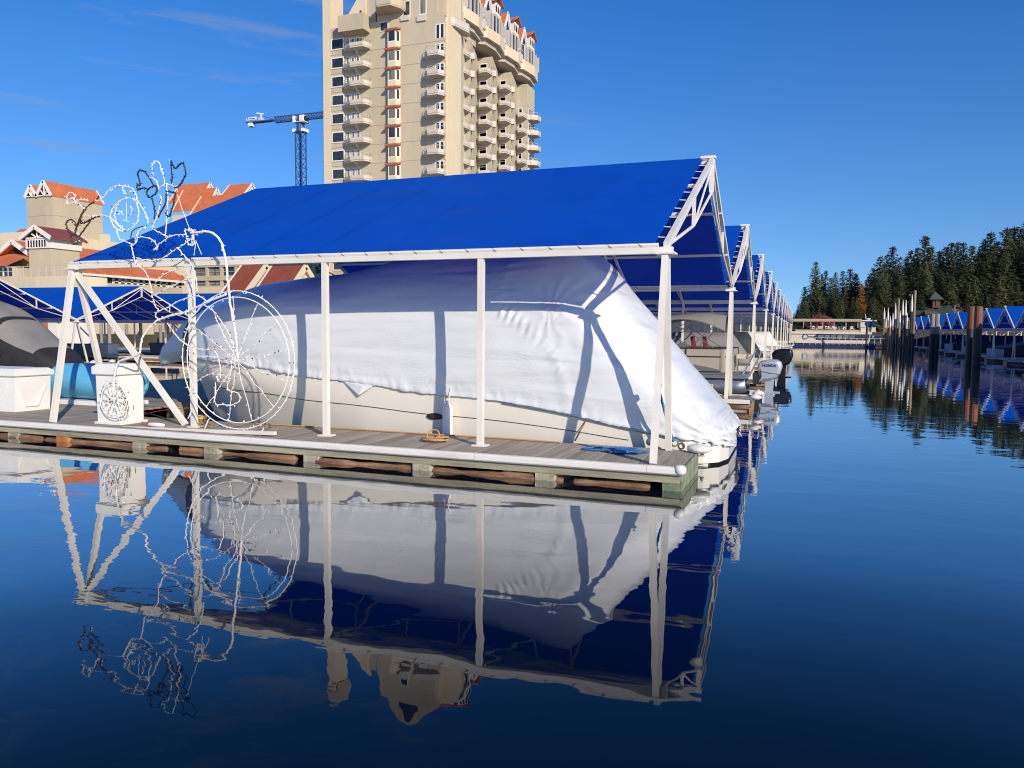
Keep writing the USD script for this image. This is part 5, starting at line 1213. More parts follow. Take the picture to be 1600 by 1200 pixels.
Ol.part("wall", MB().box([x16 - 14, 66.4, 1], [x16 - .3, 74, za(417)]), "stucco")
Ol.part("roof_slope", MB().hull([[x16 - 16, 65.5, za(416)], [x16, 65.5, za(415)], [x16 - 16, 69, za(398)], [x16 - 1.2, 69, za(398)], [x16 - 16, 65.5, za(417)], [x16, 65.5, za(416)]]), "roof_orange")
Ol.part("upper_roof", MB().hull([[x16 - 16, 69, za(398)], [x16 - 1.0, 69, za(398)], [x16 - 16, 73, za(372)], [x16 - 3.5, 73, za(376)], [x16 - 16, 69, za(399)], [x16 - 1, 69, za(399)]]), "roof_orange")
for k in range(8):
    x = x16 - .4 - k * 1.5
    w = Ol.part("window", MB().box([x - 1.5, 66.3, za(431)], [x - 1.3, 66.45, za(418)]).box([x - 1.5, 66.3, za(424.5)], [x, 66.45, za(424)]), "trim_white")
    Ol.part("pane", MB().box([x - 1.3, 66.36, za(431)], [x, 66.42, za(418)]), "window_glass", parent=w)
Br = bld("roof_walk", "grey elevated roof walkway with a small orange-roofed lantern at upper left", (ony(20, 375, 96)[0], 96, 1))
zq = lambda py: ony(25, py, 96)[2]
Br.part("beam", MB().hull([[ony(-20, 384, 96)[0], 96, zq(391)], [ony(46, 377, 96)[0], 96, zq(383)], [ony(-20, 384, 96)[0], 96, zq(385)], [ony(46, 377, 96)[0], 96, zq(376)], [ony(-20, 384, 96)[0], 99, zq(391)], [ony(46, 377, 96)[0], 99, zq(383)], [ony(-20, 384, 96)[0], 99, zq(385)], [ony(46, 377, 96)[0], 99, zq(376)]]), "stucco_grey")
Br.part("support", MB().box([ony(-20, 384, 96)[0], 97, 1], [ony(42, 377, 96)[0], 99, zq(388)]), "stucco_grey")
lx0, lx1 = ony(17, 365, 96)[0], ony(37, 365, 96)[0]
lt = Br.part("lantern", MB().box([lx0, 97, zq(377)], [lx1, 99, zq(364)]), "trim_white")
for k in range(4): Br.part("opening", MB().box([lx0 + (lx1 - lx0) * (k + .3) / 4.2, 96.95, zq(371)], [lx0 + (lx1 - lx0) * (k + .65) / 4.2, 97.02, zq(365)]), "dark_void", parent=lt)
gable(Br, lx0 - .1, lx1 + .1, 97, 99, zq(364), zq(357), "x", "roof_orange", o=.25, trim=False)
# podium wall and glass balustrade in front
Pd = bld("podium", "beige podium wall with a glass balustrade below the pavilion windows", (-78, 62, 1))
zp0 = ony(100, 431, 62)[2]; zp1 = ony(180, 446, 62)[2]
Pd.part("wall", MB().prism([(ony(-60, 440, 62)[0], 63), (ony(55, 440, 62)[0], 62.0), (ony(119, 440, 62)[0], 62.0), (ony(119, 440, 62)[0], 66), (ony(-60, 440, 66)[0], 66)], "z", .9, zp0), "stucco_warm")
Pd.part("low_wall", MB().prism([(ony(119.2, 440, 62)[0], 62.2), (ony(236, 440, 62)[0], 62.2), (ony(236, 440, 66)[0], 66), (ony(119.2, 440, 62)[0], 66)], "z", -.5, zp1), "stucco_warm")
for k in range(9):
    xx0 = ony(8 + 12 * k, 425, 62)[0]
    Pd.part("balustrade_post", MB().box([xx0 - .04, 62.3, zp0], [xx0 + .04, 62.38, zp0 + 1.15]), "rail_steel")
Pd.part("handrail", MB().beam([ony(4, 421, 62)[0], 62.34, zp0 + 1.18], [ony(118, 421, 62)[0], 62.34, zp0 + 1.18], .07), "rail_steel")
# long wing with rows of windows behind the light figure
Yw = 140.0; zw = lambda py: ony(330, py, Yw)[2]
Wg = bld("room_wing", "long beige hotel wing with three rows of balconied windows", (-115, Yw, 1))
wx0, wx1 = ony(277, 430, Yw)[0], ony(540, 430, Yw)[0]
Wg.part("wall", MB().box([wx0, Yw + .6, 1], [wx1, Yw + 12, zw(398)]), "stucco_grey")
Wg.part("base_wall", MB().box([wx0 - 1, Yw - .3, 1], [wx1, Yw + .58, zw(449)]), "stucco_warm")
rows = [(403, 413), (417.5, 431), (438.5, 446.5)]
for r0, r1 in ((413, 417.5), (431, 438.5), (446.5, 449.5)):
    Wg.part("spandrel", MB().box([wx0, Yw - .2, zw(r1)], [wx1, Yw + .6, zw(r0)]), "stucco")
for r0, r1 in rows:
    nb = 11
    for k in range(nb):
        x0 = wx0 + (wx1 - wx0) * k / nb; x1 = wx0 + (wx1 - wx0) * (k + 1) / nb
        w = Wg.part("window", MB().box([x0, Yw - .1, zw(r1)], [x0 + .7, Yw + .6, zw(r0)]).box([x0 + .7, Yw + .2, zw((r0 + r1) / 2 + 1.0)], [x1, Yw + .35, zw((r0 + r1) / 2 + .3)]), "stucco")
        for j in range(4):
            u0 = x0 + .75 + (x1 - x0 - .8) * j / 4; u1 = x0 + .75 + (x1 - x0 - .8) * (j + .86) / 4
            Wg.part("pane", MB().box([u0, Yw + .36, zw(r1)], [u1, Yw + .42, zw(r0)]), ["window_glass", "curtain_glass", "maroon" if False else "curtain_glass"][(k * 5 + j * 3) % 3], parent=w)
Wg.part("stair_shaft", MB().box([ony(415, 420, Yw)[0], Yw - 1.5, 1], [ony(425, 420, Yw)[0], Yw + .5, zw(398)]), "stucco_warm")
Wg.part("roof_edge", MB().box([wx0, Yw - .4, zw(402)], [wx1, Yw + 12, zw(397)]), "stucco_warm")
# two houses with red-brown standing seam roofs
Yr = 86.0
for i, (pt0, pt1, pb0, pb1, yt, ybm, lab) in enumerate([(381, 411, 362, 396, 416, 458, "left one of two red-brown standing-seam roofs behind the wheel of lights"), (428, 473, 398, 452, 417, 461, "right one of two red-brown standing-seam roofs, its pale gable facing right")]):
    Hh = bld("seam_roof_house", lab, (ony((pb0 + pb1) / 2, 450, Yr)[0], Yr, 1))
    dy = 4.2; yf = Yr + 3.0 * (1 - i) * 0
    x0, x1 = ony(pt0, yt, yf + dy)[0], ony(pt1, yt, yf + dy)[0]; zr_ = ony(pt1, yt, yf + dy)[2]; ze_ = ony(pb1, ybm, yf)[2]
    gable(Hh, x0, x1, yf + .3, yf + 2 * dy - .3, ze_, zr_, "x", "roof_red", o=.3, ribs=10)
    Hh.part("wall", MB().box([x0, yf + .4, 1], [x1, yf + 2 * dy - .4, ze_]), "stucco_warm")
    Hh.part("gable_wall", MB().prism([(yf + .3, ze_), (yf + 2 * dy - .3, ze_), (yf + dy, zr_)], "x", x1 - .3, x1 + .1), "stucco_warm")
    Hh.part("gable_window", MB().prism([(yf + dy - 1.5, ze_ + .2), (yf + dy + 1.5, ze_ + .2), (yf + dy, zr_ - 1.9)], "x", x1 + .1, x1 + .16), "dark_void")
    Hh.part("barge_board", MB().beam([x1 + .5, yf + dy, zr_], [x1 + .5, yf - .2, ze_ - .2], .3, .8).beam([x1 + .5, yf + dy, zr_], [x1 + .5, yf + 2 * dy + .2, ze_ - .2], .3, .8), "stucco_warm")
# orange gabled roofs beyond the canopy's left slope
Yg = 158.0; zg = lambda py: ony(300, py, Yg)[2]
Gb = bld("orange_gables", "cluster of orange gabled roofs rising behind the canopy's left slope", (ony(300, 330, Yg)[0], Yg, 1))
gx = lambda px, y=Yg: ony(px, 320, y)[0]
Gb.part("wall", MB().box([gx(264), Yg + 1, 1], [gx(420), Yg + 9, zg(334)]), "stucco_warm")
for a, b, y0, zr_, ze_ in ((266, 312, Yg + 6, 291, 318), (272, 322, Yg + 1, 299, 331), (300, 384, Yg - 3, 309, 336), (346, 378, Yg + 8, 291, 310)):
    gable(Gb, gx(a, y0), gx(b, y0), y0, y0 + 7.5, ony(a, ze_, y0)[2], ony(a, zr_, y0 + 3.7)[2], "x", "roof_orange", o=.3)
    x1 = gx(b, y0); Gb.part("gable_wall", MB().prism([(y0, ony(a, ze_, y0)[2]), (y0 + 7.5, ony(a, ze_, y0)[2]), (y0 + 3.75, ony(a, zr_, y0 + 3.7)[2])], "x", x1 - .4, x1 + .05), "trim_white")
    Gb.part("gable_opening", MB().prism([(y0 + 2.2, ony(a, ze_, y0)[2] + .6), (y0 + 5.3, ony(a, ze_, y0)[2] + .6), (y0 + 3.75, ony(a, zr_, y0 + 3.7)[2] - 1.3)], "x", x1 + .05, x1 + .1), "dark_void")
# little orange-roofed kiosk by the conifer
Yk = 96.0; zk_ = lambda py: ony(262, py, Yk)[2]; kx = lambda px: ony(px, 415, Yk)[0]
Kk = bld("kiosk_tower", "slim tower with a small orange roof and white arches beside the conifer", (kx(262), Yk, 1))
Kk.part("shaft", MB().box([kx(268), Yk, 1], [kx(278), Yk + 2, zk_(426)]), "stucco_warm")
Kk.part("belfry", MB().box([kx(267), Yk - .1, zk_(426)], [kx(278), Yk + 2.2, zk_(416)]), "trim_white")
for k in range(2): Kk.part("opening", MB().box([kx(269 + 4 * k), Yk - .13, zk_(424)], [kx(271 + 4 * k), Yk - .05, zk_(418)]), "dark_void")
gable(Kk, kx(254), kx(274), Yk, Yk + 2.2, zk_(416), zk_(408), "x", "roof_orange", o=.2)
# stepped waterside terraces with railings
for i, (y, z0, z1, x0, x1, lab) in enumerate([(76.0, -1, 1.5, -62, -22, "lowest pale waterside terrace wall with a white railing"), (79.5, 1, 2.6, -62, -24, "second pale terrace wall with a white railing"), (83.0, 1, 3.6, -62, -45, "third pale terrace wall with a white railing")]):
    Tr = Thing("terrace_wall", lab, "wall", (-70, y, z0), "stepped terrace walls at the shore")
    Tr.part("wall", MB().box([x0, y - .03, z0], [x1, y + 3.2, z1]), "concrete")
    Tr.part("coping", MB().box([x0, y - .2, z1], [x1, y + .3, z1 + .16]), "trim_white")
    rr = MB()
    for h in (.4, .75, 1.05): rr.beam([x0, y, z1 + h], [x1, y, z1 + h], .05)
    Tr.part("handrail", rr, "trim_white")
    bl = MB()
    for x in np.arange(x0, x1, .55): bl.beam([x, y, z1 + .1], [x, y, z1 + 1.05], .045 if i else .08)
    Tr.part("balusters", bl, "trim_white" if i != 1 else "dark_rubber", kind="stuff")
pr = np.random.RandomState(3)
for i in range(16):
    px = 105 + i * 13 + pr.uniform(-4, 4); y = pr.uniform(52, 72); x = ony(px, 510, y)[0]; h = pr.uniform(1.9, 3.0)
    P_ = Thing("harbour_pile", "weathered mooring pile in the water before the terraces, %s from the left" % ORD[i], "pile", (x, y, 0), "mooring piles before the shore terraces")
    P_.part("shaft", MB().cyl([x, y, -1], [x, y, h], .15, 8), "pile_wet" if i % 3 == 0 else "pile_grey"); P_.part("cap", MB().cyl([x, y, h], [x, y, h + .1], .16, 8, .10), "pile_grey")
xw = ony(54, 520, 44)
Fx = Thing("fire_cabinet", "small red fire cabinet on a pale hut wall between the left canopy posts", "cabinet", (xw[0], 44, .3))
Fx.part("box", MB().rbox([xw[0] - .22, 43.9, xw[2] - .35], [xw[0] + .22, 44.02, xw[2] + .35], .02), "fire_red"); Fx.part("sign", MB().box([xw[0] - .1, 43.885, xw[2] - .1], [xw[0] + .1, 43.9, xw[2] + .12]), "trim_white")
h0, h1 = ony(28, 520, 44.2)[0], ony(92, 520, 44.2)[0]
Ht = Thing("dock_hut", "pale dockside hut with an orange roof under the left canopies", "hut", (h0, 44.2, .2))
Ht.part("wall", MB().box([h0, 44.05, .25], [h1, 47, 2.5]), "trim_white"); Ht.part("door", MB().box([(h0 + h1) / 2 + .4, 44.0, .3], [(h0 + h1) / 2 + 1.3, 44.05, 2.2]), "plywood")
gable(Ht, h0 - .2, h1 + .2, 44.05, 47, 2.5, 3.2, "x", "roof_orange", o=.3, trim=False)
Ht.part("floor", MB().box([h0 - 1, 43.4, .05], [h1 + 6, 48, .26]), "deck_wood_b")
# ------------------------------------------------------------------ cruise boat at the end of the fairway
YF = 110.0; fz = lambda py: ony(1300, py, YF)[2]; fx = lambda px: ony(px, 520, YF)[0]
Fy = Thing("cruise_boat", "two-deck cream and blue cruise boat moored across the end of the fairway", "boat", (fx(1305), YF, 0))
x0, x1 = fx(1249), fx(1360); D_ = 4.5
Fy.part("hull", MB().prism([(x0 - 1, .0 - .3), (x1 + .5, -.3), (x1 + .8, .42), (x0 - 1, .42)], "y", YF, YF + D_), "ferry_blue")
Fy.part("hull_band", MB().box([x0 - .5, YF - .02, fz(536.5)], [x1 + .3, YF, fz(533.5)]), "ferry_cream")
Fy.part("lower_deck", MB().box([x0 - 1, YF + .1, .7], [x1, YF + D_ - .1, fz(519)]), "ferry_cream")
Fy.part("lower_skirt", MB().box([x0 - 1, YF + .05, .42], [x1 + .3, YF + D_ - .05, .7]), "ferry_cream")
Fy.part("deck_band", MB().box([x0 - 1, YF - .06, fz(522)], [x1 + .5, YF + D_ + .06, fz(518)]), "ferry_cream")
Fy.part("window_band", MB().box([fx(1276), YF + .04, fz(531)], [x1 - .1, YF + .12, fz(522.5)]), "ferry_blue")
for k in range(8):
    a = fx(1279 + 9.7 * k); Fy.part("window", MB().box([a, YF + .02, fz(529.5)], [a + .62, YF + .05, fz(523.5)]), "curtain_glass" if k < 6 else "window_glass")
Fy.part("emblem", MB().lathe([(0, -.03), (.36, -.03), (.36, .03), (0, .03)], (fx(1258.5), YF + .06, fz(526.5)), 20, axis="y"), "ferry_blue")
Fy.part("emblem", MB().lathe([(0, -.03), (.27, -.03), (.27, .02), (0, .02)], (fx(1258.5), YF + .03, fz(526.5)), 20, axis="y"), "emblem_pale")
Fy.part("emblem", MB().hull([[fx(1255.5), YF - .02, fz(527)], [fx(1258.5), YF - .02, fz(525)], [fx(1261.5), YF - .02, fz(527)], [fx(1255.5), YF, fz(527.6)], [fx(1261.5), YF, fz(527.6)]]), "trim_white")
Fy.part("emblem_stripe", MB().box([fx(1262), YF + .03, fz(527.4)], [fx(1272), YF + .1, fz(525.8)]), "ferry_blue")
Fy.part("emblem_stripe", MB().hull([[fx(1270), YF + .035, fz(526.6)], [fx(1277), YF + .035, fz(522.6)], [fx(1277), YF + .035, fz(530.8)], [fx(1270), YF + .09, fz(526.6)], [fx(1277), YF + .09, fz(522.6)], [fx(1277), YF + .09, fz(530.8)]]), "ferry_blue")
Fy.part("upper_rail", MB().box([x0 - .5, YF + .02, fz(518)], [fx(1343), YF + .08, fz(515.2)]), "ferry_tan")
Fy.part("upper_roof", MB().box([x0 - .8, YF - .1, fz(502.5)], [fx(1346), YF + D_ + .1, fz(498.3)]), "ferry_tan")
for px in (1255, 1266.5, 1285, 1303, 1321.5, 1340):
    Fy.part("deck_post", MB().box([fx(px) - .05, YF + .05, fz(512)], [fx(px) + .05, YF + .16, fz(502)]), "ferry_tan")
    Fy.part("deck_post", MB().box([fx(px) + .45, YF + D_ - .3, fz(518)], [fx(px) + .55, YF + D_ - .2, fz(502)]), "ferry_tan")
Fy.part("pilot_house", MB().box([fx(1345), YF + .3, fz(519)], [fx(1368.5), YF + D_ - .6, fz(511)]), "ferry_cream")
Fy.part("pilot_house", MB().box([fx(1344), YF + .2, fz(511)], [fx(1353), YF + D_ - .6, fz(500)]), "ferry_cream")
Fy.part("pilot_window", MB().hull([[fx(1353), YF + .25, fz(509.5)], [fx(1366), YF + .25, fz(509.5)], [fx(1353), YF + .25, fz(502)], [fx(1368), YF + .25, fz(502)], [fx(1353), YF + 3, fz(509.5)], [fx(1366), YF + 3, fz(509.5)], [fx(1353), YF + 3, fz(502)], [fx(1368), YF + 3, fz(502)]]), "ferry_blue")
Fy.part("pilot_roof", MB().rbox([fx(1346), YF, fz(502)], [fx(1369), YF + D_ - .4, fz(500)], .05), "trim_white")
Fy.part("radar", MB().beam([fx(1354), YF + 1.5, fz(500)], [fx(1352.5), YF + 1.5, fz(490)], .07).rbox([fx(1355), YF + 1.3, fz(499)], [fx(1361), YF + 2, fz(497)], .03), "trim_white")
Fy.part("bow_deck", MB().box([x1 - .1, YF + .2, .7], [fx(1375), YF + D_ - .3, fz(524)]), "ferry_tan")
pr = np.random.RandomState(9); ch = MB()
for k in range(44):
    x = fx(1268) + (fx(1336) - fx(1268)) * pr.rand(); y = YF + .3 + pr.rand() * 1.6; z = fz(514.8) + pr.uniform(0, .12)
    ch.box([x - .14, y - .14, z], [x + .14, y + .14, z + .05]); ch.beam([x - .13, y + .14, z], [x - .1, y + .2, z + .34], .05); ch.beam([x + .13, y + .14, z], [x + .1, y + .2, z + .34], .05); ch.box([x - .13, y + .16, z + .22], [x + .13, y + .2, z + .36])
Fy.part("deck_chairs", ch, "trim_white", kind="stuff")
Lp = Thing("pier", "low pier with railing posts in front of the cruise boat", "pier", (fx(1300), YF - 3, 0))
Lp.part("deck", MB().box([x0 - 2, YF - 2.6, .12], [fx(1382), YF - 1.6, .26]), "pile_wet")
for k in range(14): Lp.part("rail_post", MB().box([fx(1256 + 9 * k), YF - 2.5, .2], [fx(1256 + 9 * k) + .06, YF - 2.44, 1.15]), "rail_steel")
Lp.part("handrail", MB().beam([x0 - 1, YF - 2.47, 1.15], [fx(1380), YF - 2.47, 1.15], .05), "rail_steel")
Sg = Thing("channel_marker", "dark channel post with a round sign before the cruise boat's pilot house", "marker post", (ony(1353.5, 540, 96)[0], 96, 0))
sx_ = ony(1353.5, 540, 96)[0]; zs_ = ony(1353.5, 506, 96)[2]
Sg.part("post", MB().cyl([sx_, 96, -1], [sx_, 96, zs_], .11, 8), "pile_wet"); Sg.part("sign", MB().lathe([(0, -.04), (.28, -.04), (.28, .04), (0, .04)], (sx_, 95.85, zs_), 16, axis="y"), "ferry_blue")

# ------------------------------------------------------------------ mooring piles across the channel
def pile(name, label, px, ytop, y, r, dry, wet_py, cap=None, grp=None):
    x = ony(px, 520, y)[0]; zt_ = ony(px, ytop, y)[2]; zw = ony(px, wet_py, y)[2]
    P_ = Thing(name, label, "pile", (x, y, 0), grp)
    if cap is None:
        P_.part("shaft", MB().cyl([x, y, zw], [x, y, zt_], r, 12), dry); P_.part("wet_base", MB().cyl([x, y, -2], [x, y, zw], r * 1.04, 12), "pile_wet"); P_.part("top", MB().cyl([x, y, zt_], [x, y, zt_ + .04], r * .97, 12, r * .8), dry)
    else:
        zc = ony(px, cap, y)[2]
        P_.part("shaft", MB().cyl([x, y, -2], [x, y, zc], r, 10), "pile_wet" if dry is None else dry)
        P_.part("bird_cone", MB().lathe([(0, zc - .05), (r * 1.05, zc - .05), (r * 1.15, zc + .25), (r * .9, (zc + zt_) / 2), (r * .25, zt_ - .1), (0, zt_)], (x, y, 0), 12), "cap_white", smooth=50)
G1 = "mooring piles across the channel"
pile("steel_pile", "left one of two rusty brown steel piles in front of the small canopies", 1516.5, 480, 56.5, .235, "pile_rust", 514, grp=G1)
pile("steel_pile", "right one of two rusty brown steel piles in front of the small canopies", 1527.5, 480, 55.0, .235, "pile_rust", 514, grp=G1)
pile("grey_pile", "left one of two joined grey wooden piles", 1456.5, 491, 77, .20, "pile_grey", 522, grp=G1)
pile("grey_pile", "right one of two joined grey wooden piles", 1463.5, 491, 77, .20, "pile_grey", 522, grp=G1)
x_ = ony(1460, 520, 77)[0]; 
pile("tall_pile", "tallest bare wooden pile, right of the white bird cones", 1427, 454, 89, .13, "pile_wood", 522, grp=G1)
pile("tall_pile", "tall bare wooden pile in the middle of the white bird cones", 1402, 467, 103, .13, "pile_wood", 522, grp=G1)
pile("tall_pile", "slim brown pile with a dark foot right of the far cluster", 1420, 502, 92, .15, "pile_wood", 524, grp=G1)
for i, (px, tp, cp, y, d) in enumerate([(1380.5, 480, 498, 118, "pile_wood"), (1386.5, 480, 500, 114, "pile_wood"), (1390.3, 493, 511, 112, "pile_wood"), (1394, 489, 508, 110, "pile_wood"), (1397.6, 473, 498, 108, None), (1405, 485, 503, 101, "pile_wood"), (1409, 468, 492, 99, None), (1413.5, 468, 492, 98, None), (1416.3, 488, 513, 95, None), (1422.7, 459, 486, 91, None), (1383.5, 496, 512, 116, "pile_wood")]):
    pile("capped_pile", "pile with a white bird cone across the channel, %s in the cluster from the left" % ORD[sorted([1380.5, 1386.5, 1390.3, 1394, 1397.6, 1405, 1409, 1413.5, 1416.3, 1422.7, 1383.5]).index(px)], px, tp, y, .12, d, 0, cap=cp, grp=G1)

# ------------------------------------------------------------------ lodge with green roof
YL = 168.0; lz = lambda py: ony(1470, py, YL)[2]; gx_ = lambda px: ony(px, 480, YL)[0]
Lg = Thing("lodge", "dark lodge with green roofs and a pointed turret at the foot of the wooded hill", "building", (gx_(1470), YL, 0))
Lg.part("wall", MB().box([gx_(1424), YL, .2], [gx_(1505), YL + 12, lz(492)]), "cabin_wood")
def lroof(a, b, zr_, ze_, dy, look="cabin_roof"):
    Lg.part("roof_slope", MB().hull([[gx_(a) - .4, YL - 1 + dy, lz(ze_)], [gx_(b) + .4, YL - 1 + dy, lz(ze_)], [gx_(a), YL + 6 + dy, lz(zr_)], [gx_(b), YL + 6 + dy, lz(zr_)], [gx_(a), YL + 12.5 + dy, lz(ze_)], [gx_(b), YL + 12.5 + dy, lz(ze_)], [gx_(a), YL + 6 + dy, lz(zr_) - .4]]), look)
lroof(1430, 1462, 474, 492, 0); lroof(1458, 1506, 471, 493, 1)
Lg.part("dormer", MB().box([gx_(1444), YL - 1.5, lz(494)], [gx_(1462), YL + 4, lz(487)]), "cabin_wood")
Lg.part("dormer_roof", MB().hull([[gx_(1444), YL - 2, lz(491)], [gx_(1464), YL - 2, lz(491)], [gx_(1444.5), YL + 4, lz(481)], [gx_(1461.5), YL + 4, lz(481)], [gx_(1444), YL - 2, lz(491.5)], [gx_(1464), YL - 2, lz(491.5)]]), "cabin_green")
Lg.part("turret", MB().box([gx_(1461), YL + 3, lz(480)], [gx_(1473), YL + 7, lz(467)]), "cabin_wood")
Lg.part("turret_window", MB().box([gx_(1466), YL + 2.9, lz(477)], [gx_(1469), YL + 3, lz(468.5)]), "cabin_green")
tc = np.array([gx_(1466.5), YL + 5, 0])
Lg.part("turret_roof", MB().hull([[tc[0] + a * 1.3, tc[1] + b * 2.6, lz(467)] for a in (-1, 1) for b in (-1, 1)] + [[tc[0], tc[1], lz(453)]]), "cabin_green")
Lg.part("gable_end", MB().prism([(YL - .5, lz(493)), (YL + 13, lz(493)), (YL + 6.5, lz(472))], "x", gx_(1501), gx_(1507)), "cabin_wood")
Mp = Thing("flag_pole", "thin pole with a crossbar in front of the green-roofed lodge", "pole", (gx_(1486), YL - 4, 0))
Mp.part("pole", MB().cyl([gx_(1486), YL - 4, 0], [gx_(1486), YL - 4, lz(478)], .1, 6), "pile_wood"); Mp.part("crossbar", MB().beam([gx_(1482), YL - 4, lz(485)], [gx_(1491), YL - 4, lz(485)], .1), "pile_wood")

# ------------------------------------------------------------------ trees
def conifer_mesh(seed, H=20.0, spread=0.20, droop=0.35, bare=0.10, dens=1.0, ragged=0.35, clump=0.62):
    r = np.random.RandomState(seed); V = []; n = int(46 * dens)
    for k in range(n):
        u = (k + r.rand() * .9) / n
        z = H * (bare + (1 - bare) * u); L0 = H * spread * (1 - u) ** 0.72 * (0.75 + 0.35 * math.sin(math.pi * min(1, u * 1.6 + .25))) + .35
        m = max(4, int(8 * (1 - .45 * u)))
        for j in range(m):
            a = 2 * math.pi * (j + r.rand()) / m + k * 1.7
            L = L0 * (1 - ragged * r.rand() ** 1.5) * (1.0 if r.rand() > .08 else .5); d = np.array([math.cos(a), math.sin(a), 0])
            q = max(2, int(L / .5))
            for i in range(q):
                t = (i + .35 + .6 * r.rand()) / q
                c = d * L * t + np.array([0, 0, z - droop * L * t * t + .10 * L * t + r.randn() * .12])
                for w in range(3):
                    s = clump * (1 - .35 * t) * (0.6 + .7 * r.rand()) * (0.6 + .4 * (1 - u))
                    e1 = d * r.uniform(.7, 1.2) + r.randn(3) * .35; e2 = np.cross(d, [0, 0, 1]) * r.uniform(.6, 1.1) * r.choice([-1, 1]) + r.randn(3) * .3
                    e1[2] -= .25; V += [c + r.randn(3) * .08, c + e1 * s, c + e2 * s * .8 + e1 * s * .4]
    for k in range(10):
        z = H * (1.0 - .015 * k); V += [np.array([0, 0, z + .5]), np.array([.16 + .03 * k, .05 * r.randn(), z - .3]), np.array([-.15 - .03 * k, .1 * r.randn(), z - .35])]
    V = np.array(V); return V, np.arange(len(V)).reshape(-1, 3)
PROTO = {}
def proto(key, look, trunk_r=.28, H=20.0, **kw):
    c = "/World/Looks/../tree_source"
    PROTO[key] = dict(look=look, H=H, mesh=conifer_mesh(H=H, **kw), r=trunk_r, first=None)
proto("fir_dark", "needles_dark", seed=1, spread=.27, droop=.40, clump=1.0, dens=1.1)
proto("fir_mid", "needles_mid", seed=2, spread=.26, droop=.33, ragged=.40, clump=1.0, dens=1.1)
proto("pine_dark", "needles_dark", seed=3, spread=.31, droop=.12, bare=.16, ragged=.50, dens=1.0, clump=1.2)
proto("pine_mid", "needles_mid", seed=4, spread=.32, droop=.08, bare=.12, ragged=.45, dens=1.0, clump=1.2)
proto("fir_olive", "needles_olive", seed=5, spread=.26, droop=.3, ragged=.38, clump=1.0, dens=1.1)
proto("fir_slim", "needles_dark", seed=6, spread=.21, droop=.4, ragged=.35, clump=.95, dens=1.15)
proto("larch_gold", "needles_gold", seed=7, spread=.20, droop=.2, ragged=.3, clump=.9)
proto("larch_brown", "needles_brown", seed=8, spread=.22, droop=.2, ragged=.45, clump=.9)
proto("cedar", "needles_mid", seed=9, spread=.30, droop=.25, bare=.04, dens=1.2, ragged=.3, clump=.95)
TONE = {"fir_dark": "dark green", "fir_mid": "mid green", "pine_dark": "dark ragged", "pine_mid": "mid green ragged", "fir_olive": "olive sunlit", "fir_slim": "slim dark", "larch_gold": "golden orange", "larch_brown": "dull brown", "cedar": "dense bushy"}
tr = np.random.RandomState(21)
def tree(key, base, h, w, label, group):
    P_ = PROTO[key]; s = h / P_["H"]; rot = tr.uniform(0, 6.28)
    if P_["first"] is None:
        T_ = Thing("conifer_tree" if "larch" not in key else "larch_tree", label, "tree", (0, 0, 0), group)
        T_.part("trunk", MB().tube([[0, 0, -1.5], [0.05, 0, P_["H"] * .5], [0, 0, P_["H"] * .98]], .2, 7, taper=[P_["r"] * 1.2, P_["r"] * .7, .03]), "bark", smooth=True)
        T_.part("crown", MB().add(*P_["mesh"]), P_["look"])
        x = UsdGeom.Xform(T_.prim); x.ClearXformOpOrder(); xf(x, base, rot, (s * w, s * w, s)); P_["first"] = T_
    else:
        T_ = P_["first"]; T_.copy(base, label, rot, (s * w, s * w, s), group)
GT = "trees on the wooded hill"
sky_row = [(1247, 478, "fir_mid"), (1258, 448, "fir_dark"), (1275, 409, "fir_mid"), (1284, 428, "fir_dark"), (1291, 423, "fir_slim"), (1299, 434, "fir_dark"), (1306, 425, "fir_dark"), (1317, 424, "fir_slim"), (1329, 420, "fir_dark"), (1338, 428, "pine_dark"), (1346, 446, "fir_dark"),
           (1354, 437, "fir_dark"), (1364, 420, "pine_dark"), (1376, 401, "pine_dark"), (1386, 398, "fir_mid"), (1395, 385, "fir_dark"), (1406, 402, "fir_mid"), (1416, 404, "fir_dark"), (1424, 392, "pine_dark"), (1434, 388, "fir_slim"), (1446, 369, "pine_mid"), (1456, 386, "fir_slim"), (1468, 392, "fir_dark"),
           (1479, 386, "pine_mid"), (1487, 380, "fir_slim"), (1497, 379, "fir_slim"), (1506, 379, "fir_dark"), (1519, 384, "pine_mid"), (1530, 390, "fir_dark"), (1540, 375, "pine_dark"), (1549, 363, "fir_dark"), (1560, 378, "pine_dark"), (1574, 357, "pine_mid"), (1585, 355, "fir_dark"), (1594, 357, "pine_dark"), (1604, 346, "fir_dark"), (1620, 340, "pine_mid"), (1640, 345, "fir_dark")]
def plant(px, ytop, y, key, label, w=1.0):
    zt_ = ony(px, ytop, y)[2]; x = ony(px, ytop, y)[0]; zb_ = float(hill_z(x, y)) - .3
    h = zt_ - zb_
    if h < 3: return
    tree(key, (x, y, zb_), h, w, label, GT)
for i, (px, yt, k) in enumerate(sky_row):
    plant(px, yt, 205 + 8 * math.sin(i * 2.3), k, "%s conifer on the skyline of the wooded hill, %s from the left" % (TONE[k], ORD[i]), tr.uniform(.95, 1.3))
SKYX = np.array([q[0] for q in sky_row]); SKYY = np.array([q[1] for q in sky_row])
keys = ["fir_dark", "fir_mid", "pine_mid", "fir_olive", "cedar", "fir_mid", "pine_dark", "fir_olive"]
lk_ = ["fir_dark", "fir_slim", "fir_dark", "fir_mid"]
i = 0
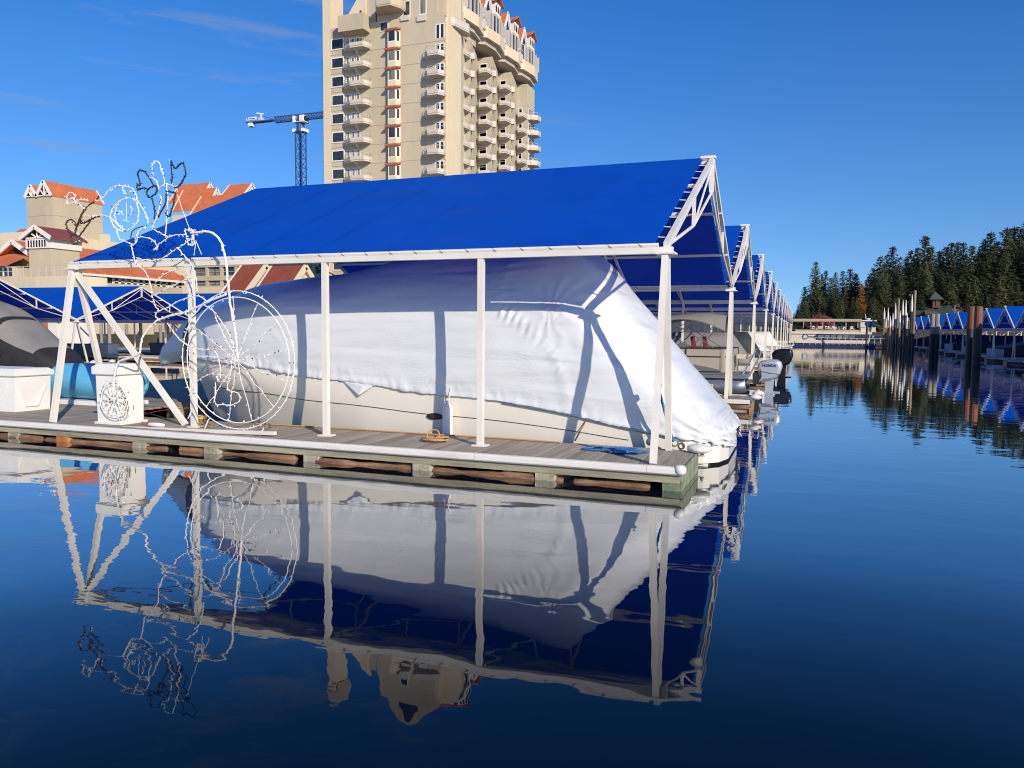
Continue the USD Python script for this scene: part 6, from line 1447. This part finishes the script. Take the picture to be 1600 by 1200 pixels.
for px in np.arange(1264, 1640, 11.5):
    q = px + tr.uniform(-4, 4); yt = np.interp(q, SKYX, SKYY) + tr.uniform(18, 42)
    k = keys[tr.randint(len(keys))] if q > 1370 else lk_[tr.randint(4)]
    plant(q, min(yt, 480), 188 + tr.uniform(-4, 4), k, "%s conifer in the middle rank of the hill, %s from the left" % (TONE[k], ORD[i]), tr.uniform(1.0, 1.35)); i += 1
i = 0
for px in np.arange(1372, 1640, 13.0):
    q = px + tr.uniform(-4, 4); k = ["fir_olive", "fir_mid", "cedar", "pine_mid", "fir_olive", "fir_dark"][tr.randint(6)]
    if 1440 < q < 1482: k = "cedar"
    plant(q, tr.uniform(418, 452) + (8 if q < 1420 else 0), 176 + tr.uniform(-2, 2), k, "%s conifer in the front rank above the lodge, %s from the left" % (TONE[k], ORD[i]), tr.uniform(1.0, 1.4)); i += 1
i = 0
for px in np.arange(1256, 1640, 12.0):
    q = px + tr.uniform(-4, 4); k = ["fir_dark", "cedar", "fir_mid", "fir_dark"][tr.randint(4)]
    if 1440 < q < 1510: continue
    plant(q, tr.uniform(462, 484), 171 + tr.uniform(-2, 2), k, "%s young conifer low at the water's edge, %s from the left" % (TONE[k], ORD[i]), tr.uniform(1.1, 1.6)); i += 1
plant(1346, 442, 174, "larch_gold", "golden orange larch among the dark conifers above the cruise boat", 1.0)
plant(1322, 448, 176, "larch_brown", "dull brown larch left of the golden larch", 1.0)
plant(1339, 470, 170, "larch_brown", "brown bush at the foot of the golden larch", 1.3)
# bare reddish maple behind the cruise boat's upper deck
rm = np.random.RandomState(4); bx_, by_ = ony(1284, 500, 140)[:2]; zt_ = ony(1284, 491, 140)[2]; V = []
Mt = Thing("red_tree", "small round red-leaved tree seen through the cruise boat's upper deck", "tree", (bx_, by_, 0))
for k in range(1300):
    u = rm.randn(3); u /= np.linalg.norm(u); c = np.array([bx_, by_, zt_ - 1.6]) + u * np.array([2.1, 2.1, 1.6]) * rm.rand() ** .4; s = .16 + .1 * rm.rand()
    V += [c, c + rm.randn(3) * s, c + rm.randn(3) * s]
Mt.part("trunk", MB().cyl([bx_, by_, -.5], [bx_, by_, zt_ - 1], .16, 7, .06), "bark"); Mt.part("crown", MB().add(np.array(V), np.arange(len(V)).reshape(-1, 3)), "leaves_red")
for k in range(7):
    a = k * .9; Mt.part("limb", MB().tube([[bx_, by_, zt_ - 2.6], [bx_ + math.cos(a) * .9, by_ + math.sin(a) * .9, zt_ - 1.4], [bx_ + math.cos(a) * 1.6, by_ + math.sin(a) * 1.6, zt_ - .7]], .04, 5), "bark")
# conifer in front of the resort
c0 = ony(257, 414, 92); tree("cedar", (c0[0], 92, 1.0), c0[2] - 1.0, 1.15, "lone dense conifer in front of the resort, left of the long room wing", "conifers in the resort grounds")
